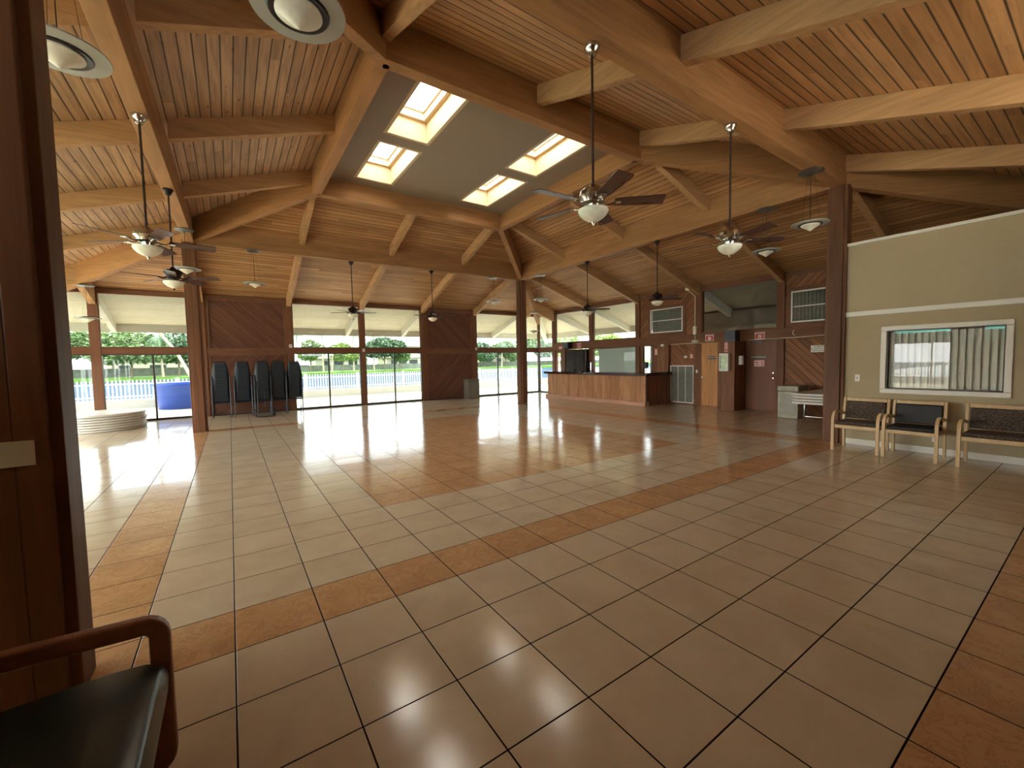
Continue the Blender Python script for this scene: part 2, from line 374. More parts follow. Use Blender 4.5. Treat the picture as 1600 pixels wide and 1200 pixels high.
def tag(ob, label=None, cat=None, group=None, kind=None):
    if label: ob['label'] = label
    if cat: ob['category'] = cat
    if group: ob['group'] = group
    if kind: ob['kind'] = kind
    return ob
def empty(name, loc=(0, 0, 0), rz=0, label=None, cat=None, group=None, kind=None):
    e = bpy.data.objects.new(name, None); COL.objects.link(e); e.location = loc; e.rotation_euler = (0, 0, rz)
    e.empty_display_size = .1
    return tag(e, label, cat, group, kind)
def structure(ob, label=None, cat=None, group=None): return tag(ob, label, cat, group, 'structure')
def copy_tree(o, loc=None, rz=None, label=None, parent=None):
    c = o.copy(); COL.objects.link(c); c.parent = parent
    if loc is not None: c.location = loc
    if rz is not None: c.rotation_euler = (0, 0, rz)
    if label: c['label'] = label
    for ch in [x for x in COL.objects if x.parent == o]: copy_tree(ch, parent=c)
    return c
def text(s, size, mat, loc, rot, parent, name='lettering', ext=.001):
    cu = bpy.data.curves.new(name, 'FONT'); cu.body = s; cu.size = size; cu.align_x = 'CENTER'; cu.align_y = 'CENTER'; cu.extrude = ext
    cu.materials.append(M[mat]); tmp = bpy.data.objects.new('tmp', cu); me = bpy.data.meshes.new_from_object(tmp); bpy.data.objects.remove(tmp)
    ob = bpy.data.objects.new(name, me); COL.objects.link(ob); ob.location = loc; ob.rotation_euler = rot; ob.parent = parent
    return ob
FACE_W = (PI/2, 0, -PI/2)       # lettering read from the west side

# ------------------------------------------------------------------ floor and grounds
structure(MB().box(WW-.1, WE+.1, WS-.1, WN+.1, -.12, 0).make('floor', 'tiles'))
g = MB()
g.box(-14, 20, WN+.1, 19.6, -.2, -.04); g.box(-14, WW-.1, -12, WN+.1, -.2, -.04); g.box(WE+.1, 20, -12, WN+.1, -.2, -.04); g.box(WW-.1, WE+.1, -12, WS-.1, -.2, -.04)
structure(g.make('ground_pool_deck', 'concrete'))
structure(MB().box(-120, 190, 19.9, 96, -1.3, -.8).make('ground_canal_water', 'water'))
g = MB(); g.hexa([(-160, 95, -2), (260, 95, -2), (260, 190, -2), (-160, 190, -2)], [(-160, 95, -.25), (260, 95, -.25), (260, 190, .6), (-160, 190, .6)])
structure(g.make('ground_far_lawn', 'grass'))

# ------------------------------------------------------------------ roof
def roof_quad(lo, hi, thick=.14):
    up = [(x, y, z+thick) for x, y, z in hi]
    return lo, up
def slope_piece(name, mat, side, s0, s1, z0, z1):
    """s0,s1 = distance out of the ring centre-square edges where piece starts/ends (measured from U square)"""
    e0 = s0; e1 = s1
    a = (UX0-e0, UY0-e0, UX1+e0, UY1+e0); b = (UX0-e1, UY0-e1, UX1+e1, UY1+e1)
    if side == 'n': P = [(a[0], a[3], z0), (a[2], a[3], z0), (b[2], b[3], z1), (b[0], b[3], z1)]
    if side == 's': P = [(a[0], a[1], z0), (a[2], a[1], z0), (b[2], b[1], z1), (b[0], b[1], z1)]
    if side == 'e': P = [(a[2], a[1], z0), (a[2], a[3], z0), (b[2], b[3], z1), (b[2], b[1], z1)]
    if side == 'w': P = [(a[0], a[1], z0), (a[0], a[3], z0), (b[0], b[3], z1), (b[0], b[1], z1)]
    m = MB(); m.hexa(P, [(x, y, z+.14) for x, y, z in P]); return structure(m.make(name, mat))
SW = MOD+3.653
for sd_, dirn in (('n', 'north'), ('s', 'south'), ('e', 'east'), ('w', 'west')):
    ax = 'x' if sd_ in 'ns' else 'y'
    slope_piece('ceiling_boards_'+dirn, 'deck_w' if sd_ == 'w' else 'deck_'+ax, sd_, 0, SW, DU, DW)
    slope_piece('ceiling_soffit_'+dirn, 'soff_'+ax, sd_, SW, SW+OV, DW, DW-OV/3)
# flat taupe ceiling with four skylight openings
SKX = [(2.60, 3.36), (5.22, 5.98)]; SKY = [(3.27, 4.88), (5.30, 7.02)]
CZ = 5.75
tw = .06
xs = [UX0, SKX[0][0]-tw, SKX[0][1]+tw, SKX[1][0]-tw, SKX[1][1]+tw, UX1]; ys = [UY0, SKY[0][0]-tw, SKY[0][1]+tw, SKY[1][0]-tw, SKY[1][1]+tw, UY1]
m = MB()
for i in range(5):
    for j in range(5):
        if i in (1, 3) and j in (1, 3): continue
        m.box(xs[i], xs[i+1], ys[j], ys[j+1], CZ, CZ+.16)
structure(m.make('ceiling_flat_plaster', 'ceil'))
k = 0
for xa, xb in SKX:
    for ya, yb in SKY:
        k += 1
        WZ = CZ+.50
        wroot = empty('window_skylight_%d' % k, ((xa+xb)/2, (ya+yb)/2, CZ), kind='structure')
        def rel(mb):
            mb.v = [(x-(xa+xb)/2, y-(ya+yb)/2, z-CZ) for x, y, z in mb.v]; return mb
        t_ = .06
        m = MB(); m.box(xa-t_, xa, ya-t_, yb+t_, CZ, WZ); m.box(xb, xb+t_, ya-t_, yb+t_, CZ, WZ); m.box(xa, xb, ya-t_, ya, CZ, WZ); m.box(xa, xb, yb, yb+t_, CZ, WZ)
        rel(m).make('skylight_well', 'well', wroot)
        f_ = .07; m = MB()
        for z0, z1, ff in ((WZ-.13, WZ, f_), (WZ, WZ+.05, f_+.03)):
            m.box(xa, xa+ff, ya, yb, z0, z1); m.box(xb-ff, xb, ya, yb, z0, z1); m.box(xa+ff, xb-ff, ya, ya+ff, z0, z1); m.box(xa+ff, xb-ff, yb-ff, yb, z0, z1)
        rel(m).make('skylight_frame', 'well', wroot)
        m = MB(); m.add([(xa-.05, ya-.05, WZ+.06), (xb+.05, ya-.05, WZ+.06), (xb+.05, yb+.05, WZ+.06), (xa-.05, yb+.05, WZ+.06)], [(0, 1, 2, 3)])
        rel(m).make('skylight_glazing', 'skyglass', wroot)

def beam(name, p0, p1, w_, d0, d1=None, mat='beam', label=None, group=None):
    """timber whose underside runs p0 -> p1; vertical depth d0 at p0, d1 at p1"""
    p0, p1 = Vector(p0), Vector(p1); d1 = d0 if d1 is None else d1
    v = p1-p0; L = math.hypot(v.x, v.y); yaw = math.atan2(v.y, v.x); dz = v.z
    m = MB(); h = w_/2
    m.hexa([(0, -h, 0), (L, -h, dz), (L, h, dz), (0, h, 0)], [(0, -h, d0), (L, -h, dz+d1), (L, h, dz+d1), (0, h, d0)])
    ob = m.make(name, mat, bevel=.006, loc=p0, rot=(0, 0, yaw))
    return tag(ob, label, 'beam', group, 'structure')
def deck_z(s): return DU - s/3.0    # decking underside, s metres out from the upper square
# ring beams (posts' tops)
A = (AX, Y1); B = (X1, Y1); Cc = (X1, Y0); D = (DX, Y0)
RB = DR-H1+.03
beam('roof_beam', (*A, H1), (*B, H1), .19, RB, label='deep main ring beam on the far lake side, resting on the far posts', group='main ring beams')
beam('roof_beam', (*Cc, H1), (*B, H1), .19, RB, label='deep main ring beam running along the bar side', group='main ring beams')
beam('roof_beam', (DX, .10, H1), (*Cc, H1), .19, RB, label='deep main ring beam nearest the viewer carrying two nickel fans', group='main ring beams')
beam('roof_beam', (*D, H1), (*A, H1), .19, RB, label='deep main ring beam on the left, running from near post to far left post', group='main ring beams')
# upper ring round the flat ceiling
for a, b_, lab in (((UX0, UY1), (UX1, UY1), 'far'), ((UX1, UY0), (UX1, UY1), 'bar'), ((UX0, UY0), (UX1, UY0), 'near'), ((UX0, UY0), (UX0, UY1), 'left')):
    beam('upper_roof_beam', (*a, H2), (*b_, H2), .18, DU-H2+.03, label='beam edging the %s side of the grey skylit ceiling' % lab, group='upper ring beams')
# hips
cor = {'nw': ((UX0, UY1), A, (WW, WN), (WW-OV, WN+OV), 'far left'), 'ne': ((UX1, UY1), B, (WE, WN), (WE+OV, WN+OV), 'far right'),
       'se': ((UX1, UY0), Cc, (WE, WS), (WE+OV, WS-OV), 'near right'), 'sw': ((UX0, UY0), D, (WW, WS), (WW-OV, WS-OV), 'near left')}
HW = H1-3.653/3
for key, (u_, c_, w_, e_, lab) in cor.items():
    beam('hip_rafter', (*u_, H2), (*c_, H1), .15, DU-H2, DR-H1, label='sloping hip timber from the skylit ceiling to the %s post' % lab, group='upper hips')
    beam('hip_rafter', (*c_, H1), (*w_, HW), .15, DR-H1, DW-HW, label='sloping hip timber from the %s post to the outer corner' % lab, group='lower hips')
    beam('hip_rafter', (*w_, HW), (*e_, HW-OV/3), .15, DW-HW, label='white hip timber under the %s corner of the eaves' % lab, group='eaves hips', mat='outwhite')
# rafters
RD = .285
NX = [X0, UX0, (UX0+UX1)/2, UX1, X1]; EY = [Y0, UY0, (UY0+UY1)/2, UY1, Y1]
def dirs(side):
    if side == 'n': return NX, lambda c, s: (c, UY1+s)
    if side == 's': return NX, lambda c, s: (c, UY0-s)
    if side == 'e': return EY, lambda c, s: (UX1+s, c)
    return EY, lambda c, s: (UX0-s, c)
nm = {'n': 'lake side', 's': 'near side', 'e': 'bar side', 'w': 'left side'}
for side in 'nsew':
    cs, f = dirs(side)
    for i, c in enumerate(cs):
        ordn = ('first', 'second', 'third', 'fourth', 'fifth')[i]
        beam('rafter', (*f(c, MOD+.09), deck_z(MOD+.09)-RD), (*f(c, SW-.02), deck_z(SW-.02)-RD), .13, RD, mat='rafter', label='%s sloping rafter over the outer bay, %s' % (ordn, nm[side]), group='outer bay rafters, '+nm[side])
        beam('rafter_tail', (*f(c, SW+.02), deck_z(SW+.02)-RD), (*f(c, SW+OV), deck_z(SW+OV)-RD), .13, RD, mat='outwhite', label='%s white rafter tail under the eaves, %s' % (ordn, nm[side]), group='eaves rafter tails')
        if 0 < i < 4:
            beam('rafter', (*f(c, .08), deck_z(.08)-RD), (*f(c, MOD-.09), deck_z(MOD-.09)-RD), .13, RD, mat='rafter', label='%s short rafter between ring beam and skylit ceiling, %s' % (ordn, nm[side]), group='upper rafters, '+nm[side])
    for c in ((cs[0]-MOD, 'before'), (cs[-1]+MOD, 'after')):
        cc, wd = c
        beam('jack_rafter', (*f(cc, 2*MOD), deck_z(2*MOD)-.5), (*f(cc, SW-.02), deck_z(SW-.02)-.5), .15, .5, mat='rafter', label='deep jack rafter off the hip %s the %s bays' % (wd, nm[side]), group='jack rafters')
        beam('rafter_tail', (*f(cc, SW+.02), deck_z(SW+.02)-RD), (*f(cc, SW+OV), deck_z(SW+OV)-RD), .13, RD, mat='outwhite', label='white jack rafter tail %s the %s bays' % (wd, nm[side]), group='eaves rafter tails')
# fascias
ez = deck_z(SW+OV)
for nme, a, b_ in (('far', (WW-OV, WN+OV), (WE+OV, WN+OV)), ('bar', (WE+OV, WS-OV), (WE+OV, WN+OV)), ('near', (WW-OV, WS-OV), (WE+OV, WS-OV)), ('left', (WW-OV, WS-OV), (WW-OV, WN+OV))):
    beam('fascia_beam', (*a, ez-.27), (*b_, ez-.27), .05, .42, mat='outwhite', label='white fascia board along the %s eaves' % nme, group='fascias')

# ------------------------------------------------------------------ free-standing posts
def big_post(x, y, label, h=H1):
    m = MB(); a, b_ = .15, .105
    # four corner boards around a core: cross-shaped plan with reveals
    m.box(-b_, b_, -a, a, 0, h); m.box(-a, a, -b_, b_, 0, h)
    ob = m.make('wood_post', 'post', bevel=.006, loc=(x, y, 0)); tag(ob, label, 'post', 'main posts', 'structure'); return ob
big_post(AX, Y1, 'stained timber post at the far left of the tiled square')
big_post(X1, Y1, 'stained timber post standing in front of the far right glass corner')
big_post(X1, Y0, 'stained timber post at the end of the beige wall')
big_post(-.765, .19, 'dark timber post close to the viewer beside the green chair')

# ------------------------------------------------------------------ outer walls
def wall_post(x, y, w_=.17, z1=DW, d_=.17):
    m = MB().box(-w_/2, w_/2, -d_/2, d_/2, 0, z1); ob = m.make('wall_post', 'framez', bevel=.005, loc=(x, y, 0)); return structure(ob)
WINN = [0]
def window(axis, pos, a, b_, z0, z1, fr=.045, mull=(), mat='frame', dpt=.10, name=None, label=None, pane='glass'):
    """glazed opening in a wall line. axis 'x': wall runs along x at y=pos"""
    WINN[0] += 1
    L = b_-a; e = empty(name or 'window_%d' % WINN[0], ((a, pos, z0) if axis == 'x' else (pos, a, z0)), 0 if axis == 'x' else PI/2, kind='structure')
    if label: e['label'] = label
    H = z1-z0; m = MB(); d = dpt/2
    m.box(0, L, -d, d, 0, fr); m.box(0, L, -d, d, H-fr, H); m.box(0, fr, -d, d, fr, H-fr); m.box(L-fr, L, -d, d, fr, H-fr)
    m.make('window_frame', mat, e, bevel=.004)
    for u in mull:
        MB().box(u-.022, u+.022, -.03, .03, fr, H-fr).make('mullion', 'bronze', e)
    MB().box(fr, L-fr, -.004, .004, fr, H-fr).make('glass_pane', 'glass_dimming' if pos in (WN, WE) else 'glass', e)
    return e
TZ0, TZ1 = 1.99, 2.17
HEAD = DW-.12
def rail(axis, pos, a, b_, z0, z1, name='trim', d=.15, mat='frame'):
    if axis == 'x': ob = MB().box(0, b_-a, -d/2, d/2, 0, z1-z0).make(name, mat, bevel=.005, loc=(a, pos, z0))
    else: ob = MB().box(0, b_-a, -d/2, d/2, 0, z1-z0).make(name, mat, bevel=.005, loc=(pos, a, z0), rot=(0, 0, PI/2))
    return structure(ob)
def panel(name, axis, pos, a, b_, z0, z1, mat, th=.06):
    if axis == 'x': ob = MB().box(a, b_, pos-th/2, pos+th/2, z0, z1).make(name, mat)
    else: ob = MB().box(pos-th/2, pos+th/2, a, b_, z0, z1).make(name, mat)
    return structure(ob)
# north wall
npost = [WW, X0-MOD, X0, UX0, (UX0+UX1)/2, UX1, X1, X1+MOD]
for x in npost: wall_post(x, WN, .22 if x == X0-MOD else .17)
rail('x', WN, WW, WE, TZ0, TZ1, 'trim_north_transom'); rail('x', WN, WW, WE, HEAD, DW, 'trim_north_head')
rail('x', WN, WW, WE, 0, .03, 'trim_north_sill', mat='bronze')
h = .085
for i, (a, b_) in enumerate(zip(npost, npost[1:]+[WE])):
    a2, b2 = a+h, b_-(h if b_ != WE else .03)
    if (i, ) in ((2,), (5,)):
        panel('wall_north', 'x', WN+.02, a2, b2, .03, TZ0, 'nd2'); panel('wall_north', 'x', WN+.02, a2, b2, TZ1, HEAD, 'nd1')
        m = MB()
        for z0, z1 in ((.0, TZ0), (TZ1, HEAD)):
            m.box(a2, b2, WN-.05, WN-.012, z1-.06, z1); m.box(a2, a2+.10, WN-.05, WN-.012, z0, z1-.06); m.box(b2-.10, b2, WN-.05, WN-.012, z0, z1-.06)
        structure(m.make('trim_north_panel', 'framez', bevel=.004))
    else:
        L = b2-a2
        window('x', WN, a2, b2, TZ1, HEAD, fr=.03)
        window('x', WN, a2, b2, .03, TZ0, fr=.03, mull=(L/2,) if L > 1.5 else (), mat='bronze')
# glass corner mullion
structure(MB().box(WE-.03, WE+.03, WN-.03, WN+.03, 0, DW).make('trim_corner_mullion', 'bronze'))
# east wall
epost = [WS, Y0, UY0, (UY0+UY1)/2, UY1, Y1, Y1+MOD]
for y in epost: wall_post(WE, y, .17, d_=.2)
EZ0, EZ1 = 2.04, 2.34
rail('y', WE, WS, Y1+MOD, EZ0, EZ1, 'trim_east_transom', d=.2); rail('y', WE, Y1+MOD, WN, TZ0, TZ1, 'trim_east_corner_transom')
rail('y', WE, WS, WN, HEAD, DW, 'trim_east_head'); rail('y', WE, Y1+MOD, WN, 0, .03, 'trim_east_sill', mat='bronze')
window('y', WE, Y1+MOD+h, WN-.03, TZ1, HEAD, fr=.03); window('y', WE, Y1+MOD+h, WN-.03, .03, TZ0, fr=.03, mat='bronze')
window('y', WE, Y1+h, Y1+MOD-h, EZ1, HEAD, fr=.04); window('y', WE, UY1+h, Y1-h, EZ1, HEAD, fr=.04)
window('y', WE, UY0+h, 5.068-h, EZ1, HEAD, fr=.04)
def white_window(ya, yb, z0=2.47, z1=3.31):
    WINN[0] += 1
    e = empty('window_%d' % WINN[0], (WE-.055, (ya+yb)/2, z0), kind='structure'); L = yb-ya; H = z1-z0
    m = MB(); f_ = .035
    m.box(-.02, .05, -L/2, L/2, 0, f_); m.box(-.02, .05, -L/2, L/2, H-f_, H); m.box(-.02, .05, -L/2, -L/2+f_, f_, H-f_); m.box(-.02, .05, L/2-f_, L/2, f_, H-f_)
    m.box(-.01, .04, -L/2+f_, L/2-f_, H*.49, H*.49+.025)
    m.make('window_frame', 'whitemetal', e, bevel=.003)
    MB().box(.01, .018, -L/2+f_, L/2-f_, f_, H-f_).make('glass_pane', 'glass', e)
    m = MB(); n = int(L/.09)
    for i in range(n):
        y = -L/2+f_+(i+.5)*(L-2*f_)/n; m.box(.05, .056, y-.036, y+.036, f_, H-f_)
    m.make('blind', 'filter', e)
    m = MB(); m.box(.10, .12, -L/2, L/2, 0, H); m.make('window_backing', 'black', e)
    m = MB(); q = .11
    m.box(.0, .04, -L/2-q, L/2+q, -q, 0); m.box(.0, .04, -L/2-q, L/2+q, H, H+q); m.box(.0, .04, -L/2-q, -L/2, 0, H); m.box(.0, .04, L/2, L/2+q, 0, H)
    m.make('window_casing', 'frame', e, bevel=.004)
# upper panels around the white windows
for ya, yb, wa, wb in ((5.068+h, UY1-h, 5.65, 6.94), (Y0+.1, UY0-h, 1.08, 2.38)):
    m = MB(); x_a, x_b = WE-.03, WE+.03
    m.box(x_a, x_b, ya, wa, EZ1, HEAD); m.box(x_a, x_b, wb, yb, EZ1, HEAD); m.box(x_a, x_b, wa, wb, EZ1, 2.47); m.box(x_a, x_b, wa, wb, 3.31, HEAD)
    structure(m.make('wall_east', 'ed2')); white_window(wa, wb)
panel('wall_east', 'y', WE, WS, Y0-.08, 0, HEAD, 'ed2')
# lower east wall, bay by bay
panel('wall_east', 'y', WE, Y0+.1, UY0-h, 0, EZ0, 'ed1')
panel('wall_east', 'y', WE+.02, UY0+h, 5.068-h, 0, EZ0, 'vboards')
panel('wall_east', 'y', WE, 5.068+h, 6.12, 0, EZ0, 'ed1')
panel('wall_east', 'y', WE, 6.12, 6.56, 0, EZ0, 'vboards')
panel('wall_east', 'y', WE, 6.56, 6.86, 0, EZ0, 'vboards')
panel('wall_east', 'y', WE, 6.86, 7.30, 0, 1.02, 'vboards'); panel('wall_east', 'y', WE, 7.30, UY1-h, 0, EZ0, 'vboards')
panel('wall_east', 'y', WE, UY1+h, Y1-h, 0, 1.02, 'vboards')
window('y', WE, 6.86, 7.30, 1.02, EZ0, fr=.03); window('y', WE, UY1+h, Y1-h, 1.02, EZ0, fr=.03)
# vertical blinds behind the bar windows
def blinds(ya, yb, label):
    e = empty('vertical_blind', (WE+.10, (ya+yb)/2, 1.04), label=label, cat='blind', group='vertical blinds behind the bar'); m = MB(); n = max(3, int((yb-ya)/.085))
    for i in range(n):
        y = -(yb-ya)/2+(i+.5)*(yb-ya)/n; a = .6
        m.add([(.030, y-.032, 0), (-.020, y+.034, 0), (-.020, y+.034, .96), (.030, y-.032, .96)], [(0, 1, 2, 3)])
    m.make('vanes', 'blind', e); MB().box(-.03, .03, -(yb-ya)/2, (yb-ya)/2, .96, .99).make('headrail', 'whitemetal', e)
blinds(UY1+.12, Y1-.30, 'pale vertical blind across the wide window behind the bar')
blinds(6.90, 7.05, 'narrow pale vertical blind in the small window at the bar end')
# door with glass strip left of the bar
d = empty('door_1', (WE-.02, 12.02, 0), kind='structure', label='brown exit door with a narrow glass strip left of the bar')
MB().box(-.03, .03, .12, .28, .02, EZ0).make('door_stile', 'door_dark', d); MB().box(-.03, .03, -.28, -.14, .02, EZ0).make('door_stile', 'door_dark', d)
MB().box(-.03, .03, -.14, .12, .02, .22).make('door_rail', 'door_dark', d); MB().box(-.03, .03, -.14, .12, 1.9, EZ0).make('door_rail', 'door_dark', d)
MB().box(-.006, .006, -.14, .12, .22, 1.9).make('glass_pane', 'glass', d); MB().box(-.09, -.03, -.02, .16, .97, 1.01).make('handle', 'chrome', d, bevel=.008)
structure(MB().box(WE-.32, WE+.1, 11.30, 11.62, 0, 2.08).make('wall_pilaster_bar', 'vboardx', bevel=.006))
# dark cupboards at the back of the bar
cb = empty('back_bar_cupboard', (WE-.18, 10.70, 0), label='tall dark two-door cupboard behind the left end of the bar', cat='cupboard')
MB().box(-.10, .15, -.66, .60, 0, 2.02).make('body', 'bartop', cb); dk = simple('near_black_cupboard_door', hexc(38, 29, 27), .55, spec=.2)
for sy in (-1, 1):
    dd = MB().box(-.125, -.10, min(0, sy*.56)+.005, max(0, sy*.56)-.005, .05, 1.98).make('door', dk, cb, bevel=.004)
    MB().box(-.15, -.125, sy*.05-.008, sy*.05+.008, 1.05, 1.17).make('handle', 'blackmetal', dd)
# dark boxed column at right end of bar (y 6.1-6.56)
structure(MB().box(WE-.18, WE+.02, 6.12, 6.56, 0, 2.06).make('wall_column_bar_end', 'vboards', bevel=.006))
# pilaster between the doors
structure(MB().box(WE-.72, WE+.02, 3.55, 3.95, 0, 2.02).make('wall_pilaster_between_doors', 'vboardx', bevel=.006))
structure(MB().box(WE-.35, WE+.02, 3.95, 4.26, 0, 2.04).make('wall_pilaster_return', 'vboards'))
# doors
d = empty('door_2', (WE-.04, 4.65, 0), kind='structure', label='orange plywood door left of the boxed pilaster')
MB().box(-.02, .03, -.31, .31, .01, 2.0).make('door_leaf', 'door_ply', d)
m = MB(); m.box(-.04, .05, .31, .40, 0, 2.06); m.box(-.04, .05, -.40, -.31, 0, 2.06); m.box(-.04, .05, -.31, .31, 2.0, 2.06); m.make('door_frame', M['door_ply'], d)
MB().lathe([(0, -.02), (.025, -.02), (.03, 0), (.02, .02), (0, .025)], 12).make('knob', 'nickel', d, True, loc=(-.05, .25, .93), rot=(0, PI/2, 0))
pl = MB().box(-.004, 0, -.13, .13, -.045, .045).make('sign_plate', 'ink', d, loc=(-.024, -.05, 1.56))
text('RESTROOM', .05, 'inkw', (-.006, 0, 0), FACE_W, pl)
d = empty('door_3', (WE-.04, 3.12, 0), kind='structure', label='dark brown maintenance door right of the boxed pilaster')
MB().box(-.02, .03, -.40, .40, .01, 2.03).make('door_leaf', 'door_dark', d)
m = MB(); m.box(-.03, .05, .40, .44, 0, 2.05); m.box(-.03, .05, -.44, -.40, 0, 2.05); m.make('door_frame', 'framez', d)
for z in (.95, 1.10): MB().lathe([(0, -.014), (.014, -.014), (.018, 0), (.012, .012), (0, .016)], 12).make('knob', 'nickel', d, True, loc=(-.05, -.33, z), rot=(0, PI/2, 0))
MB().box(-.06, -.02, -.05, .30, 1.96, 2.0).make('door_closer', 'black', d)
sg = tag(MB().box(-.006, 0, -.24, .24, -.035, .035).make('door_sign', 'ink', loc=(WE-.061, 3.20, 1.55)), 'black maintenance sign in white capitals on the dark door', 'sign')
text('MAINTENANCE', .062, 'inkw', (-.008, 0, 0), FACE_W, sg)
nt_ = tag(MB().box(-.005, 0, -.14, .14, -.09, .09).make('notice', 'pink', loc=(WE-.061, 3.18, 1.37)), 'pinkish red and white notice below the maintenance sign', 'notice')
MB().box(-.008, -.005, .03, .12, .02, .05).make('red_bar', 'red', nt_); MB().box(-.008, -.005, -.12, -.04, .02, .05).make('red_bar', 'red', nt_)
MB().lathe([(.022, -.002), (.035, -.002), (.035, .002), (.022, .002), (.022, -.002)], 20).make('ring_mark', 'ink', nt_, loc=(-.008, -.09, -.04), rot=(0, PI/2, 0))
MB().box(-.008, -.005, 0, .08, -.06, -.02).make('grey_mark', 'bind', nt_)
# red signs
def red_sign(y, z, label, wd=.27, x=WE-.101):
    s_ = tag(MB().box(-.004, 0, -wd/2, wd/2, -.10, .10).make('red_sign', 'red', loc=(x, y, z)), label, 'sign', 'red signs on the transom')
    m = MB(); m.box(-.006, -.003, -wd/2, wd/2, .09, .10); m.box(-.006, -.003, -wd/2, wd/2, -.10, -.09); m.box(-.006, -.003, -wd/2, -wd/2+.01, -.09, .09); m.box(-.006, -.003, wd/2-.01, wd/2, -.09, .09); m.make('white_border', 'inkw', s_)
    text('NO SMOKING', wd*.15, 'inkw', (-.006, 0, .062), FACE_W, s_)
    MB().lathe([(.028, -.002), (.048, -.002), (.048, .002), (.028, .002), (.028, -.002)], 24).make('ring_mark', 'inkw', s_, loc=(-.005, 0, -.025), rot=(0, PI/2, 0))
    MB().box(-.006, -.003, -.03, .03, -.004, .004).make('slash_mark', 'inkw', s_, loc=(0, 0, -.025), rot=(math.radians(45), 0, 0))
red_sign(4.67, 2.19, 'red sign with white ring above the orange door')
red_sign(3.16, 2.165, 'red sign with white ring above the maintenance door')
red_sign(10.62, 2.185, 'small red sign on the transom above the dark bar cupboard', .26)
# occupancy sign
s_ = tag(MB().box(-.004, 0, -.16, .16, -.09, .09).make('occupancy_sign', 'inkw', loc=(WE-.035, 1.745, 1.745)), 'white maximum occupancy sign with three black lines on slanted boards', 'sign')
for i, t_ in enumerate(('MAXIMUM', 'OCCUPANCY', '198 PEOPLE')): text(t_, .052, 'ink', (-.006, 0, .055-.055*i), FACE_W, s_)
# paper notice on post near bar end
s_ = tag(MB().box(-.003, 0, -.05, .05, -.11, .11).make('paper_notice', 'pink', loc=(WE-.035, 6.72, 1.80)), 'small pale red notice on the boards right of the bar windows', 'notice')
m = MB(); [m.box(-.005, -.003, -.035, .035, -.08+i*.04, -.065+i*.04) for i in range(4)]; m.make('text_lines', 'inkw', s_)
# fire arrow sign, framed box, dispenser, speaker on the pilaster
PX = WE-.72
s_ = tag(MB().box(-.004, 0, -.045, .045, -.14, .14).make('arrow_sign', 'pink', loc=(PX, 3.80, 1.86)), 'narrow red and white fire arrow sign above the glazed box', 'sign')
m = MB(); m.add([(-.006, -.04, -.06), (-.006, .04, -.06), (-.006, 0, -.13)], [(0, 1, 2)]); m.make('arrow_head', 'red', s_)
for i, c_ in enumerate('FIRE'): text(c_, .045, 'red', (-.006, 0, .11-.04*i), FACE_W, s_)
s_ = empty('fire_extinguisher_box', (PX, 3.80, 1.42), label='white rounded cabinet with pale green window on the pilaster corner', cat='cabinet')
MB().box(-.14, 0, -.14, .14, -.26, .26).make('body', 'whitemetal', s_, bevel=.02, seg=3)
wnd = MB().box(-.145, -.138, -.10, .10, -.22, .22).make('window_panel', 'greenpaper', s_)
MB().box(-.148, -.144, .085, .10, -.21, .21).make('black_strip', 'black', wnd)  # thin black strip up one side of the panel
s_ = empty('soap_dispenser', (PX+.28, 3.55, 1.47), label='grey-white wall dispenser on the right side of the pilaster', cat='dispenser')
MB().box(-.06, .06, -.10, 0, -.13, .13).make('body', 'whitemetal', s_, bevel=.015); MB().box(.06, .10, -.08, 0, -.09, .13).make('side_window', 'black', s_)
s_ = empty('loudspeaker', (WE-.60, 3.68, 2.02), label='black loudspeaker standing on top of the pilaster between the doors', cat='speaker')
MB().box(-.13, .14, -.14, .16, 0, .32).make('body', 'black', s_, bevel=.01); MB().box(-.137, -.13, -.12, .14, .03, .29).make('grille', 'blackmetal', s_)
s_ = empty('loudspeaker', (WE-.30, 11.15, 2.08), label='black loudspeaker on top of the bar pilaster near the glass corner', cat='speaker')
MB().box(-.13, .13, -.16, .16, 0, .26).make('body', 'black', s_, bevel=.01); MB().box(-.137, -.13, -.14, .14, .03, .23).make('grille', 'blackmetal', s_)
s_ = tag(MB().box(-.004, 0, -.11, .11, -.06, .06).make('exit_notice', 'pink', loc=(WE-.101, 11.85, 2.13)), 'pale pink notice above the glazed exit door', 'notice')
text('EXIT', .07, 'red', (-.006, 0, 0), FACE_W, s_)
# emergency lights and detector
s_ = empty('wall_sounder', (WE-.10, 5.16, 2.46), label='cream oval box hanging from a conduit above the orange door', cat='alarm')
MB().box(-.06, 0, -.06, .06, -.14, .14).make('body', 'cream', s_, bevel=.04, seg=4); MB().box(-.075, -.06, -.035, .035, -.09, .09).make('face', 'whitemetal', s_, bevel=.015)
MB().tube([(-.02, 0, .14), (-.02, 0, 1.1), (-.35, .05, 1.28)], .012).make('conduit', 'cream', s_, True)
MB().tube([(-.02, 0, -.14), (-.02, 0, -.30)], .01).make('lower_conduit', 'cream', s_, True)
s_ = empty('round_alarm_light', (WE-.10, 5.16, 2.10), label='white domed oval alarm light below the cream oval box', cat='light')
m = MB(); m.lathe([(0, -.05), (.06, -.045), (.11, -.02), (.12, 0), (.11, .02), (.06, .045), (0, .05)], 20); m.make('dome', 'whitemetal', s_, True)
s_ = empty('smoke_detector', (WE-.50, 5.20, 3.78), label='small cream detector on the ceiling end of the conduit', cat='detector')
m = MB(); m.lathe([(0, -.06), (.05, -.06), (.065, -.03), (.065, .03), (0, .03)], 16); m.make('body', 'cream', s_, True)
